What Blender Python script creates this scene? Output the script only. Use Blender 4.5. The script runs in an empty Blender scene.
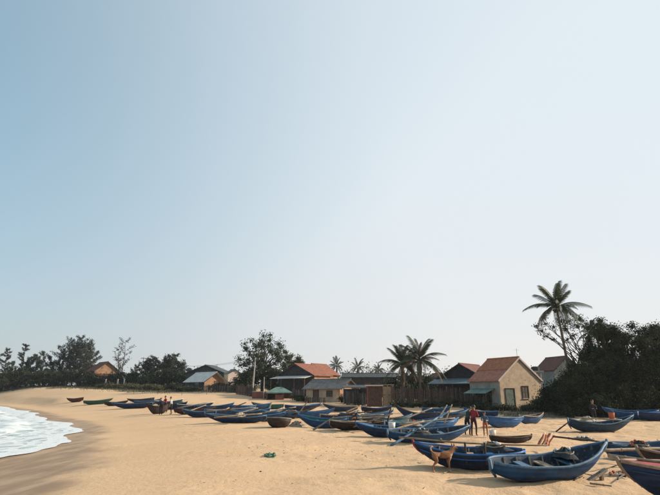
import bpy, math, random
import numpy as np
from mathutils import Vector, Matrix, Euler

R = math.radians
rng = np.random.default_rng(7)
random.seed(7)
SC = bpy.context.scene
COL = SC.collection

# ------------------------------------------------------------------ camera
CAMZ = 2.15
FPX = 515.0
PITCH = math.atan((392 - 247.5) / FPX)
cam = bpy.data.cameras.new('camera')
cam.sensor_width = 36.0
cam.lens = FPX / 660 * 36.0
cam.clip_start = 0.1
cam.clip_end = 6000
cam_ob = bpy.data.objects.new('camera', cam)
COL.objects.link(cam_ob)
cam_ob.location = (0, 0, CAMZ)
cam_ob.rotation_euler = (math.pi / 2 + PITCH, 0, 0)
SC.camera = cam_ob

# ------------------------------------------------------------------ sky, sun, exposure
SUN_EL = R(24)
SUN_AZ = R(80)              # clockwise from straight ahead (+Y): from the right
world = bpy.data.worlds.new('World')
SC.world = world
world.use_nodes = True
wn, wl = world.node_tree.nodes, world.node_tree.links
wn.clear()
w_out = wn.new('ShaderNodeOutputWorld')
w_bg = wn.new('ShaderNodeBackground')
w_sky = wn.new('ShaderNodeTexSky')
w_sky.sky_type = 'NISHITA'
w_sky.sun_disc = False
w_sky.sun_elevation = SUN_EL
w_sky.sun_rotation = SUN_AZ
w_sky.altitude = 0
w_sky.air_density = 1.0
w_sky.dust_density = 1.0
w_sky.ozone_density = 1.0
# humid sea haze: a pale veil that scatters forward, so it thickens towards the sun and towards the horizon
w_tc = wn.new('ShaderNodeTexCoord')
def w_math(op, a, b=0.0):
    x = wn.new('ShaderNodeMath'); x.operation = op
    for i, v in enumerate((a, b)):
        if hasattr(v, 'is_output'): wl.new(v, x.inputs[i])
        else: x.inputs[i].default_value = v
    return x.outputs['Value']
w_dot = wn.new('ShaderNodeVectorMath'); w_dot.operation = 'DOT_PRODUCT'
wl.new(w_tc.outputs['Generated'], w_dot.inputs[0])
w_dot.inputs[1].default_value = (math.sin(SUN_AZ) * math.cos(SUN_EL), math.cos(SUN_AZ) * math.cos(SUN_EL), math.sin(SUN_EL))
w_lobe = wn.new('ShaderNodeMapRange'); w_lobe.interpolation_type = 'SMOOTHSTEP'
w_lobe.inputs['From Min'].default_value = -0.56; w_lobe.inputs['From Max'].default_value = 0.80
w_lobe.inputs['To Min'].default_value = 0.07; w_lobe.inputs['To Max'].default_value = 0.90
wl.new(w_dot.outputs['Value'], w_lobe.inputs['Value'])
w_sep = wn.new('ShaderNodeSeparateXYZ'); wl.new(w_tc.outputs['Generated'], w_sep.inputs[0])
w_low = w_math('POWER', w_math('SUBTRACT', 1.0, w_math('ABSOLUTE', w_sep.outputs['Z'])), 2.6)
w_fac = w_math('MINIMUM', w_math('ADD', w_lobe.outputs['Result'], w_math('MULTIPLY', w_low, 0.70)), 0.96)
w_veil = wn.new('ShaderNodeMix'); w_veil.data_type = 'RGBA'
w_vb = wn.new('ShaderNodeMix'); w_vb.data_type = 'RGBA'
w_vb.inputs['A'].default_value = (4.25, 4.65, 4.95, 1); w_vb.inputs['B'].default_value = (4.85, 4.6, 4.35, 1)
wl.new(w_math('POWER', w_low, 2.0), w_vb.inputs['Factor'])
w_vd = wn.new('ShaderNodeMix'); w_vd.data_type = 'RGBA'
w_vd.inputs['A'].default_value = (3.2, 3.95, 4.3, 1); w_vd.inputs['B'].default_value = (2.75, 2.95, 3.15, 1)
wl.new(w_math('POWER', w_low, 1.5), w_vd.inputs['Factor'])
wl.new(w_vd.outputs['Result'], w_veil.inputs['A'])
wl.new(w_vb.outputs['Result'], w_veil.inputs['B'])
wl.new(w_math('MINIMUM', w_math('MULTIPLY', w_lobe.outputs['Result'], 1.35), 1.0), w_veil.inputs['Factor'])
w_tint = wn.new('ShaderNodeMix'); w_tint.data_type = 'RGBA'; w_tint.blend_type = 'MULTIPLY'
w_tint.inputs['Factor'].default_value = 1.0
w_tone = wn.new('ShaderNodeMix'); w_tone.data_type = 'RGBA'
w_tone.inputs['A'].default_value = (0.62, 1.06, 0.99, 1); w_tone.inputs['B'].default_value = (0.52, 0.52, 0.58, 1)
wl.new(w_low, w_tone.inputs['Factor']); wl.new(w_tone.outputs['Result'], w_tint.inputs['B'])
wl.new(w_sky.outputs['Color'], w_tint.inputs['A'])
w_mix = wn.new('ShaderNodeMix'); w_mix.data_type = 'RGBA'
wl.new(w_fac, w_mix.inputs['Factor'])
wl.new(w_tint.outputs['Result'], w_mix.inputs['A']); wl.new(w_veil.outputs['Result'], w_mix.inputs['B'])
wl.new(w_mix.outputs['Result'], w_bg.inputs['Color'])
w_bg.inputs['Strength'].default_value = 0.10
wl.new(w_bg.outputs['Background'], w_out.inputs['Surface'])

sun = bpy.data.lights.new('sun', 'SUN')
sun.energy = 3.9
sun.angle = R(1.5)
sun.color = (1.0, 0.86, 0.68)
sun_ob = bpy.data.objects.new('sun', sun)
COL.objects.link(sun_ob)
sdir = Vector((math.sin(SUN_AZ) * math.cos(SUN_EL), math.cos(SUN_AZ) * math.cos(SUN_EL), math.sin(SUN_EL)))
sun_ob.rotation_euler = sdir.to_track_quat('Z', 'Y').to_euler()
sun_ob.location = (60, -10, 40)

SC.view_settings.view_transform = 'Standard'
SC.view_settings.look = 'None'
SC.view_settings.gamma = 1.0
SC.view_settings.exposure = 0.88
SC.view_settings.use_curve_mapping = False
SC.cycles.max_bounces = 6
SC.cycles.transparent_max_bounces = 6

# ------------------------------------------------------------------ terrain as a function
_tab = np.random.default_rng(3).random((256, 256))
def vnoise(x, y):
    x = np.asarray(x, float); y = np.asarray(y, float)
    xi = np.floor(x).astype(int); yi = np.floor(y).astype(int)
    fx = x - xi; fy = y - yi
    fx = fx * fx * (3 - 2 * fx); fy = fy * fy * (3 - 2 * fy)
    a = _tab[xi % 256, yi % 256]; b = _tab[(xi + 1) % 256, yi % 256]
    c = _tab[xi % 256, (yi + 1) % 256]; d = _tab[(xi + 1) % 256, (yi + 1) % 256]
    return (a * (1 - fx) + b * fx) * (1 - fy) + (c * (1 - fx) + d * fx) * fy - 0.5
def smooth(v, a, b):
    t = np.clip((np.asarray(v, float) - a) / (b - a), 0, 1)
    return t * t * (3 - 2 * t)
_cy = np.array([-300, -50, 0, 12, 21.5, 25.4, 31, 39.4, 46, 54.7, 72, 105, 150, 220, 500, 1600])
_cx = np.array([-40, -16, -14, -13.4, -13.3, -13.6, -15, -18.6, -22.2, -29, -40, -65, -108, -175, -420, -1300])
_gy = np.arange(-300, 1601, 1.0)
_gx = np.interp(_gy, _cy, _cx)
_k = np.ones(7) / 7
_gx = np.convolve(np.pad(_gx, 3, mode='edge'), _k, mode='valid')
def coast(y):
    return np.interp(y, _gy, _gx)
def sdist(x, y):
    return (np.asarray(x, float) - coast(y)) * 0.85
_ry = [0, 40, 50, 60, 77, 90, 110, 150, 220, 400]
_rz = [0, 0, 0.15, 0.42, 0.7, 0.85, 1.6, 2.9, 3.8, 5.0]
def terrain(x, y):
    x = np.asarray(x, float); y = np.asarray(y, float)
    s = sdist(x, y)
    z = np.where(s > 0, -0.5 + 0.5 * smooth(s, 0, 10), -0.5 + 0.045 * np.maximum(s, -120))
    z = z + np.interp(y, _ry, _rz) * smooth(s, 5, 22)
    z = z + 0.85 * smooth(s + 2 * vnoise(x / 9, y / 9), 6.0, 7.2) * smooth(y, 78, 100) * (1 - smooth(y, 190, 230))
    z = z + (0.14 * vnoise(x / 5, y / 5) + 0.10 * vnoise(x / 1.7 + 31, y / 1.7)) * smooth(s, 5, 14)
    return z
def tz(x, y):
    return float(terrain(x, y))

def ray(px, py):
    dx = (px - 330) / FPX; dy = (247.5 - py) / FPX
    c, s = math.cos(PITCH), math.sin(PITCH)
    return Vector((dx, c - dy * s, s + dy * c))
def P(px, py, Y):            # point of the sight line through a photo pixel at ground distance Y
    d = ray(px, py)
    t = Y / d.y
    return Vector((d.x * t, Y, CAMZ + d.z * t))
_ts = 3.0 * 1.01 ** np.arange(620)
def G(px, py):               # where that sight line meets the ground
    d = ray(px, py)
    hit = CAMZ + d.z * _ts < terrain(d.x * _ts, d.y * _ts)
    t = float(_ts[int(np.argmax(hit))]) if hit.any() else 1500.0
    a, b = t / 1.01, t
    for _ in range(18):
        m = (a + b) / 2
        p = d * m
        if CAMZ + p.z < tz(p.x, p.y): b = m
        else: a = m
    p = d * b
    return Vector((p.x, p.y, tz(p.x, p.y)))
def col(px, Y, z=None):      # ground point at distance Y in the photo column px
    g = 0.5
    for _ in range(4):
        depth = Y * math.cos(PITCH) + (g - CAMZ) * math.sin(PITCH)
        x = (px - 330) / FPX * depth
        g = tz(x, Y)
    return Vector((x, Y, g))
def hgt(px, py, Y):          # height above the ground of a photo row at distance Y
    return P(px, py, Y).z - col(px, Y).z

# ------------------------------------------------------------------ materials
MATS = {}
def pmat(name, c, c2=None, scale=6.0, rough=0.75, bump=0.0, bscale=None, detail=6.0, stretch=(1, 1, 1), metal=0.0,
         c3=None, t3=0.62, wave=None, spec=0.3, translucent=0.0, dust=None):
    m = bpy.data.materials.new(name); m.use_nodes = True
    n, l = m.node_tree.nodes, m.node_tree.links
    bs = n['Principled BSDF']
    bs.inputs['Roughness'].default_value = rough
    bs.inputs['Metallic'].default_value = metal
    bs.inputs['Specular IOR Level'].default_value = spec
    tc = n.new('ShaderNodeTexCoord'); oi = n.new('ShaderNodeObjectInfo')
    ofs = n.new('ShaderNodeVectorMath'); ofs.operation = 'MULTIPLY_ADD'
    l.new(oi.outputs['Random'], ofs.inputs[0]); ofs.inputs[1].default_value = (37, 53, 29)
    l.new(tc.outputs['Object'], ofs.inputs[2])
    mp = n.new('ShaderNodeMapping'); mp.inputs['Scale'].default_value = stretch
    l.new(ofs.outputs['Vector'], mp.inputs['Vector'])
    nz = n.new('ShaderNodeTexNoise'); nz.inputs['Scale'].default_value = scale; nz.inputs['Detail'].default_value = detail
    nz.inputs['Roughness'].default_value = 0.62
    l.new(mp.outputs['Vector'], nz.inputs['Vector'])
    if c2 is None: c2 = tuple(v * 0.72 for v in c)
    rp = n.new('ShaderNodeValToRGB')
    rp.color_ramp.elements[0].position = 0.34; rp.color_ramp.elements[0].color = (*c2, 1)
    rp.color_ramp.elements[1].position = 0.60; rp.color_ramp.elements[1].color = (*c, 1)
    l.new(nz.outputs['Fac'], rp.inputs['Fac'])
    last = rp.outputs['Color']
    if c3 is not None:
        n3 = n.new('ShaderNodeTexNoise'); n3.inputs['Scale'].default_value = scale * 2.3; n3.inputs['Detail'].default_value = 8
        l.new(ofs.outputs['Vector'], n3.inputs['Vector'])
        r3 = n.new('ShaderNodeValToRGB')
        r3.color_ramp.elements[0].position = t3 - 0.03; r3.color_ramp.elements[0].color = (0, 0, 0, 1)
        r3.color_ramp.elements[1].position = t3 + 0.05; r3.color_ramp.elements[1].color = (1, 1, 1, 1)
        l.new(n3.outputs['Fac'], r3.inputs['Fac'])
        mx = n.new('ShaderNodeMix'); mx.data_type = 'RGBA'
        l.new(r3.outputs['Color'], mx.inputs['Factor']); l.new(last, mx.inputs['A'])
        mx.inputs['B'].default_value = (*c3, 1)
        last = mx.outputs['Result']
    if dust is not None:     # dried sand splashed up from the keel
        sp = n.new('ShaderNodeSeparateXYZ'); l.new(tc.outputs['Object'], sp.inputs[0])
        nd = n.new('ShaderNodeTexNoise'); nd.inputs['Scale'].default_value = 5; nd.inputs['Detail'].default_value = 7
        l.new(ofs.outputs['Vector'], nd.inputs['Vector'])
        ma = n.new('ShaderNodeMath'); ma.operation = 'MULTIPLY_ADD'; ma.inputs[1].default_value = -0.5
        l.new(nd.outputs['Fac'], ma.inputs[0]); l.new(sp.outputs['Z'], ma.inputs[2])
        mr = n.new('ShaderNodeMapRange'); mr.inputs['From Min'].default_value = -0.02; mr.inputs['From Max'].default_value = -0.26
        mr.inputs['To Max'].default_value = 0.55
        l.new(ma.outputs['Value'], mr.inputs['Value'])
        md_ = n.new('ShaderNodeMix'); md_.data_type = 'RGBA'; md_.inputs['B'].default_value = (*dust, 1)
        l.new(mr.outputs['Result'], md_.inputs['Factor']); l.new(last, md_.inputs['A']); last = md_.outputs['Result']
    l.new(last, bs.inputs['Base Color'])
    hsrc = nz.outputs['Fac']
    if wave:                 # (axis, scale): fine relief of tiles, corrugation or boards
        wv = n.new('ShaderNodeTexWave'); wv.bands_direction = wave[0]; wv.inputs['Scale'].default_value = wave[1]
        wv.inputs['Distortion'].default_value = wave[2] if len(wave) > 2 else 0.3
        l.new(tc.outputs['Object'], wv.inputs['Vector'])
        ad = n.new('ShaderNodeMath'); ad.operation = 'ADD'
        l.new(wv.outputs['Fac'], ad.inputs[0]); l.new(nz.outputs['Fac'], ad.inputs[1])
        hsrc = ad.outputs['Value']
    if bump or wave:
        bp = n.new('ShaderNodeBump'); bp.inputs['Strength'].default_value = bump or 0.4
        bp.inputs['Distance'].default_value = 0.03
        if bscale:
            nb = n.new('ShaderNodeTexNoise'); nb.inputs['Scale'].default_value = bscale; nb.inputs['Detail'].default_value = 5
            l.new(ofs.outputs['Vector'], nb.inputs['Vector']); hsrc = nb.outputs['Fac']
        l.new(hsrc, bp.inputs['Height']); l.new(bp.outputs['Normal'], bs.inputs['Normal'])
    if translucent:
        tr = n.new('ShaderNodeBsdfTranslucent'); l.new(last, tr.inputs['Color'])
        ms = n.new('ShaderNodeMixShader'); ms.inputs['Fac'].default_value = translucent
        l.new(bs.outputs['BSDF'], ms.inputs[1]); l.new(tr.outputs['BSDF'], ms.inputs[2])
        l.new(ms.outputs['Shader'], n['Material Output'].inputs['Surface'])
    MATS[name] = m
    return m
def solid(name, c, **k):
    return pmat(name, c, tuple(v * 0.8 for v in c), **k)

# boat paints
pmat('paint_blue', (0.020, 0.078, 0.195), (0.011, 0.042, 0.112), scale=3.5, rough=0.55, bump=0.35, c3=(0.10, 0.16, 0.22), t3=0.74, wave=('Z', 2.2, 0.8), dust=(0.15, 0.12, 0.095))
pmat('paint_navy', (0.012, 0.034, 0.092), (0.007, 0.018, 0.050), scale=3.5, rough=0.55, bump=0.35, c3=(0.06, 0.09, 0.13), t3=0.74, wave=('Z', 2.2, 0.8), dust=(0.15, 0.12, 0.095))
pmat('paint_bright', (0.024, 0.105, 0.275), (0.016, 0.066, 0.185), scale=3.5, rough=0.5, bump=0.35, c3=(0.16, 0.24, 0.32), t3=0.74, wave=('Z', 2.2, 0.8), dust=(0.15, 0.12, 0.095))
pmat('paint_steel', (0.024, 0.058, 0.100), (0.014, 0.036, 0.064), scale=3.5, rough=0.6, bump=0.35, c3=(0.10, 0.13, 0.15), t3=0.74, wave=('Z', 2.2, 0.8), dust=(0.15, 0.12, 0.095))
pmat('paint_teal', (0.020, 0.120, 0.130), (0.012, 0.07, 0.085), scale=3.5, rough=0.6, bump=0.35, c3=(0.12, 0.2, 0.2), t3=0.74, wave=('Z', 2.2, 0.8), dust=(0.15, 0.12, 0.095))
pmat('paint_green', (0.020, 0.100, 0.070), (0.010, 0.055, 0.045), scale=3.5, rough=0.6, bump=0.35, wave=('Z', 2.2, 0.8), dust=(0.15, 0.12, 0.095))
pmat('tarred', (0.040, 0.026, 0.022), (0.020, 0.014, 0.013), scale=4, rough=0.75, bump=0.3, c3=(0.11, 0.075, 0.055), t3=0.66)
pmat('maroon', (0.085, 0.024, 0.022), (0.04, 0.014, 0.015), scale=4, rough=0.7, bump=0.2)
pmat('rail_pale', (0.095, 0.17, 0.24), (0.045, 0.10, 0.17), scale=7, rough=0.6, bump=0.2, c3=(0.05, 0.10, 0.2), t3=0.6)
pmat('rail_blue', (0.035, 0.13, 0.27), (0.02, 0.08, 0.19), scale=7, rough=0.6, bump=0.2, c3=(0.16, 0.15, 0.13), t3=0.66)
pmat('rail_wood', (0.30, 0.22, 0.15), (0.18, 0.13, 0.09), scale=9, rough=0.8, bump=0.3)
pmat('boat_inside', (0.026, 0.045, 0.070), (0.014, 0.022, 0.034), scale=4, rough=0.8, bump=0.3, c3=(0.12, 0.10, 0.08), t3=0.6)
pmat('red_paint', (0.30, 0.03, 0.025), (0.20, 0.02, 0.02), scale=6, rough=0.55, bump=0.15)
pmat('white_paint', (0.62, 0.60, 0.56), (0.42, 0.41, 0.39), scale=5, rough=0.6, bump=0.1)
pmat('bamboo', (0.30, 0.21, 0.12), (0.17, 0.12, 0.075), scale=5, rough=0.6, stretch=(1, 1, 1), bump=0.15)
pmat('bamboo_grey', (0.24, 0.22, 0.19), (0.13, 0.12, 0.10), scale=5, rough=0.7, bump=0.15)
pmat('driftwood', (0.33, 0.25, 0.17), (0.19, 0.14, 0.10), scale=8, rough=0.85, bump=0.4)
pmat('dark_wood', (0.055, 0.038, 0.030), (0.030, 0.021, 0.018), scale=6, rough=0.85, bump=0.4)
pmat('plank_brown', (0.105, 0.060, 0.042), (0.05, 0.032, 0.026), scale=3, rough=0.9, bump=0.4, c3=(0.16, 0.12, 0.09), t3=0.64)
pmat('plank_grey', (0.13, 0.11, 0.09), (0.06, 0.05, 0.045), scale=3, rough=0.9, bump=0.4)
pmat('rope', (0.32, 0.27, 0.20), (0.2, 0.16, 0.12), scale=30, rough=0.9, bump=0.4)
pmat('net_dark', (0.035, 0.045, 0.05), (0.018, 0.022, 0.026), scale=22, rough=0.95, bump=0.8)
pmat('net_green', (0.05, 0.16, 0.10), (0.02, 0.08, 0.05), scale=22, rough=0.95, bump=0.8)
pmat('net_pale', (0.38, 0.33, 0.26), (0.20, 0.17, 0.13), scale=22, rough=0.95, bump=0.8)
pmat('orange_cloth', (0.42, 0.115, 0.055), (0.30, 0.075, 0.04), scale=8, rough=0.85)
pmat('pale_cloth', (0.55, 0.47, 0.42), (0.42, 0.34, 0.30), scale=8, rough=0.9)
pmat('pink_cloth', (0.45, 0.18, 0.17), (0.30, 0.11, 0.12), scale=8, rough=0.9)
# buildings
pmat('plaster_tan', (0.47, 0.36, 0.255), (0.36, 0.265, 0.18), scale=1.6, rough=0.9, bump=0.1, c3=(0.24, 0.17, 0.12), t3=0.66)
pmat('plaster_grey_and_shade', (0.30, 0.29, 0.25), (0.20, 0.20, 0.18), scale=1.2, rough=0.9, bump=0.1, c3=(0.13, 0.12, 0.10), t3=0.66)
pmat('plaster_orange', (0.32, 0.19, 0.11), (0.22, 0.13, 0.08), scale=1.2, rough=0.9, bump=0.1, c3=(0.2, 0.12, 0.08), t3=0.64)
pmat('brick_red', (0.22, 0.085, 0.06), (0.12, 0.05, 0.04), scale=3, rough=0.9, bump=0.4)
pmat('tile_red', (0.40, 0.145, 0.064), (0.26, 0.095, 0.048), scale=2.2, rough=0.85, bump=0.5, wave=('X', 2.6), c3=(0.075, 0.04, 0.032), t3=0.64)
pmat('tile_pale', (0.40, 0.165, 0.105), (0.27, 0.105, 0.068), scale=2.2, rough=0.85, bump=0.5, wave=('X', 2.6), c3=(0.12, 0.07, 0.055), t3=0.62)
pmat('tile_mid', (0.25, 0.092, 0.054), (0.15, 0.058, 0.038), scale=2.2, rough=0.85, bump=0.5, wave=('X', 2.6), c3=(0.06, 0.036, 0.03), t3=0.60)
pmat('tile_dark', (0.16, 0.06, 0.042), (0.09, 0.038, 0.03), scale=2.2, rough=0.85, bump=0.5, wave=('X', 2.6), c3=(0.05, 0.03, 0.026), t3=0.62)
pmat('sheet_grey', (0.16, 0.15, 0.138), (0.09, 0.085, 0.08), scale=1.6, rough=0.7, bump=0.4, wave=('X', 3.5), c3=(0.12, 0.085, 0.06), t3=0.64)
pmat('sheet_pale', (0.62, 0.59, 0.53), (0.46, 0.44, 0.40), scale=1.6, rough=0.65, bump=0.4, wave=('X', 3.5), c3=(0.24, 0.2, 0.16), t3=0.68)
pmat('sheet_blue', (0.13, 0.19, 0.21), (0.08, 0.12, 0.14), scale=1.6, rough=0.6, bump=0.4, wave=('X', 3.5), c3=(0.07, 0.07, 0.07), t3=0.66)
pmat('sheet_dark', (0.055, 0.07, 0.07), (0.032, 0.042, 0.044), scale=1.6, rough=0.8, bump=0.4, wave=('X', 3.5))
pmat('timber_and_shade', (0.045, 0.045, 0.048), (0.026, 0.027, 0.03), scale=2, rough=0.9, bump=0.4)
pmat('tarp_green', (0.13, 0.21, 0.18), (0.08, 0.14, 0.125), scale=2, rough=0.6, bump=0.2)
pmat('tarp_and_shade', (0.022, 0.032, 0.052), (0.014, 0.02, 0.034), scale=2, rough=0.6, bump=0.2)
pmat('glass_and_shade', (0.02, 0.024, 0.028), (0.012, 0.014, 0.018), scale=2, rough=0.15, spec=0.6)
pmat('shutter', (0.10, 0.075, 0.055), (0.06, 0.045, 0.035), scale=4, rough=0.8, bump=0.3)
pmat('door_green', (0.09, 0.12, 0.10), (0.05, 0.07, 0.06), scale=3, rough=0.75, bump=0.2)
pmat('concrete', (0.38, 0.36, 0.32), (0.25, 0.235, 0.21), scale=3, rough=0.9, bump=0.2)
pmat('steel', (0.16, 0.16, 0.16), (0.09, 0.085, 0.08), scale=6, rough=0.5, metal=0.6)
pmat('cable', (0.03, 0.03, 0.03), rough=0.7)
# plants
pmat('bark', (0.085, 0.062, 0.048), (0.04, 0.03, 0.025), scale=5, rough=0.95, bump=0.6)
pmat('palm_bark', (0.15, 0.125, 0.10), (0.075, 0.06, 0.05), scale=4, rough=0.95, bump=0.5, wave=('Z', 2.0))
pmat('leaf_dark', (0.026, 0.032, 0.018), (0.012, 0.017, 0.010), scale=0.8, rough=0.8, spec=0.12, translucent=0.12)
pmat('leaf_mid', (0.055, 0.070, 0.032), (0.030, 0.042, 0.022), scale=0.8, rough=0.8, spec=0.15, translucent=0.15)
pmat('leaf_olive', (0.078, 0.080, 0.038), (0.045, 0.048, 0.026), scale=0.8, rough=0.7, translucent=0.15)
pmat('leaf_grey', (0.075, 0.090, 0.065), (0.042, 0.055, 0.042), scale=0.8, rough=0.7, translucent=0.15)
pmat('needle', (0.032, 0.042, 0.028), (0.018, 0.026, 0.020), scale=0.5, rough=0.8, translucent=0.1)
pmat('needle_grey', (0.050, 0.058, 0.044), (0.030, 0.037, 0.030), scale=0.5, rough=0.8, translucent=0.1)
pmat('frond_green', (0.050, 0.066, 0.026), (0.028, 0.040, 0.018), scale=1.5, rough=0.55, translucent=0.15)
pmat('frond_dry', (0.15, 0.095, 0.055), (0.08, 0.052, 0.034), scale=1.5, rough=0.8, translucent=0.1)
pmat('coconut', (0.09, 0.075, 0.03), rough=0.6)
pmat('grass_blade', (0.095, 0.085, 0.038), (0.05, 0.055, 0.024), scale=0.6, rough=0.8, translucent=0.1)
# people and dog
pmat('skin', (0.30, 0.165, 0.105), (0.25, 0.135, 0.085), scale=8, rough=0.55)
pmat('hair', (0.012, 0.010, 0.009), rough=0.5)
pmat('shirt_red', (0.26, 0.022, 0.028), (0.17, 0.015, 0.02), scale=6, rough=0.85)
pmat('shirt_green', (0.028, 0.055, 0.045), (0.015, 0.03, 0.026), scale=6, rough=0.85)
pmat('shirt_dark', (0.022, 0.026, 0.036), (0.012, 0.014, 0.02), scale=6, rough=0.85)
pmat('shirt_white', (0.50, 0.47, 0.46), (0.38, 0.35, 0.35), scale=6, rough=0.85)
pmat('shirt_blue', (0.05, 0.11, 0.18), (0.03, 0.07, 0.12), scale=6, rough=0.85)
pmat('trousers_dark', (0.018, 0.018, 0.022), (0.010, 0.010, 0.013), scale=6, rough=0.9)
pmat('trousers_plum', (0.06, 0.02, 0.035), (0.035, 0.012, 0.02), scale=6, rough=0.9)
pmat('shorts_orange', (0.42, 0.12, 0.06), (0.28, 0.08, 0.04), scale=6, rough=0.9)
pmat('eye', (0.01, 0.008, 0.008), rough=0.2)
pmat('fur_tan', (0.28, 0.135, 0.068), (0.20, 0.090, 0.044), scale=14, rough=0.9, bump=0.4, bscale=80)
pmat('fur_pale', (0.46, 0.34, 0.24), (0.36, 0.25, 0.17), scale=14, rough=0.9, bump=0.4, bscale=80)
pmat('fur_dark', (0.05, 0.026, 0.016), (0.03, 0.016, 0.012), scale=14, rough=0.9, bump=0.4, bscale=80)

# ------------------------------------------------------------------ mesh helpers
def link(name, me, parent=None, loc=None, rot=None):
    o = bpy.data.objects.new(name, me)
    COL.objects.link(o)
    if parent is not None: o.parent = parent
    if loc is not None: o.location = loc
    if rot is not None: o.rotation_euler = rot
    return o
def tag(o, label=None, cat=None, group=None, kind=None):
    if label: o['label'] = label
    if cat: o['category'] = cat
    if group: o['group'] = group
    if kind: o['kind'] = kind
    return o
def thing(name, label, cat, loc=(0, 0, 0), rot=(0, 0, 0), group=None):
    o = link(name, None, None, loc, rot)
    o.empty_display_size = 0.3
    return tag(o, label, cat, group)
def copy_tree(o, parent=None):
    c = o.copy(); COL.objects.link(c); c.parent = parent
    for ch in o.children:
        copy_tree(ch, c)
    return c

class MB:
    def __init__(self):
        self.v = []; self.f = []; self.m = []; self.mi = 0
    def add(self, vs, fs):
        b = len(self.v)
        self.v += [tuple(p) for p in vs]
        self.f += [tuple(i + b for i in f) for f in fs]
        self.m += [self.mi] * len(fs)
    def box(self, x0, x1, y0, y1, z0, z1, M=None):
        vs = [Vector(p) for p in ((x0, y0, z0), (x1, y0, z0), (x1, y1, z0), (x0, y1, z0), (x0, y0, z1), (x1, y0, z1), (x1, y1, z1), (x0, y1, z1))]
        if M is not None: vs = [M @ p for p in vs]
        self.add(vs, [(0, 3, 2, 1), (4, 5, 6, 7), (0, 1, 5, 4), (1, 2, 6, 5), (2, 3, 7, 6), (3, 0, 4, 7)])
    def tube(self, pts, radii, n=6, caps=True):
        pts = [Vector(p) for p in pts]
        if not hasattr(radii, '__len__'): radii = [radii] * len(pts)
        rings = []
        u = None
        for i, p in enumerate(pts):
            d = (pts[min(i + 1, len(pts) - 1)] - pts[max(i - 1, 0)]).normalized()
            if u is None:
                u = d.orthogonal().normalized()
            else:
                u = (u - d * u.dot(d))
                u = u.normalized() if u.length > 1e-5 else d.orthogonal().normalized()
            w = d.cross(u)
            rings.append([p + (u * math.cos(a) + w * math.sin(a)) * radii[i] for a in [k * 2 * math.pi / n for k in range(n)]])
        vs = [q for r in rings for q in r]
        fs = []
        for i in range(len(pts) - 1):
            for k in range(n):
                a = i * n + k; b = i * n + (k + 1) % n
                fs.append((a, b, b + n, a + n))
        if caps:
            fs.append(tuple(reversed(range(n)))); fs.append(tuple(range((len(pts) - 1) * n, len(pts) * n)))
        self.add(vs, fs)
    def sphere(self, c, r, nu=8, nv=6, M=None):
        if not hasattr(r, '__len__'): r = (r, r, r)
        c = Vector(c); vs = []; fs = []
        for j in range(nv + 1):
            th = math.pi * j / nv
            for i in range(nu):
                ph = 2 * math.pi * i / nu
                p = Vector((r[0] * math.sin(th) * math.cos(ph), r[1] * math.sin(th) * math.sin(ph), r[2] * math.cos(th)))
                if M is not None: p = M @ p
                vs.append(c + p)
        for j in range(nv):
            for i in range(nu):
                a = j * nu + i; b = j * nu + (i + 1) % nu
                fs.append((a, a + nu, b + nu, b))
        self.add(vs, fs)
    def mesh(self, name, mats, smooth_=False):
        me = bpy.data.meshes.new(name)
        me.from_pydata(self.v, [], self.f)
        if isinstance(mats, str): mats = [mats]
        for k in mats: me.materials.append(MATS[k])
        me.polygons.foreach_set('material_index', self.m)
        if smooth_: me.polygons.foreach_set('use_smooth', [True] * len(self.f))
        me.validate(); me.update()
        return me
    def build(self, name, mats, parent=None, loc=None, rot=None, smooth_=False):
        return link(name, self.mesh(name, mats, smooth_), parent, loc, rot)

def np_mesh(name, verts, faces, mats, midx=None, smooth_=False):
    """verts (n,3), faces (m,k) arrays, all faces with k corners"""
    me = bpy.data.meshes.new(name)
    nf, k = faces.shape
    me.vertices.add(len(verts)); me.vertices.foreach_set('co', np.ascontiguousarray(verts, dtype=np.float32).ravel())
    me.loops.add(nf * k); me.loops.foreach_set('vertex_index', np.ascontiguousarray(faces, dtype=np.int32).ravel())
    me.polygons.add(nf)
    me.polygons.foreach_set('loop_start', np.arange(0, nf * k, k, dtype=np.int32))
    if isinstance(mats, str): mats = [mats]
    for q in mats: me.materials.append(MATS[q])
    if midx is not None: me.polygons.foreach_set('material_index', np.ascontiguousarray(midx, dtype=np.int32))
    if smooth_: me.polygons.foreach_set('use_smooth', np.ones(nf, dtype=bool))
    me.update(calc_edges=True)
    return me

def leaf_quads(c, length, width, axis=None, droop=0.0, r=rng):
    """one folded-diamond leaf (a quad) per centre c (n,3); axis (n,3) optional leaf directions"""
    n = len(c)
    if axis is None:
        axis = r.normal(size=(n, 3))
    axis = axis / (np.linalg.norm(axis, axis=1, keepdims=True) + 1e-9)
    axis[:, 2] -= droop
    axis = axis / (np.linalg.norm(axis, axis=1, keepdims=True) + 1e-9)
    q = r.normal(size=(n, 3))
    side = np.cross(axis, q); side /= (np.linalg.norm(side, axis=1, keepdims=True) + 1e-9)
    L = length * r.uniform(0.6, 1.25, (n, 1)); W = width * r.uniform(0.6, 1.25, (n, 1))
    a = c - axis * L / 2; b = c + side * W / 2; d = c + axis * L / 2; e = c - side * W / 2
    v = np.stack([a, b, d, e], 1).reshape(-1, 3)
    f = np.arange(4 * n).reshape(n, 4)
    return v, f

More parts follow.
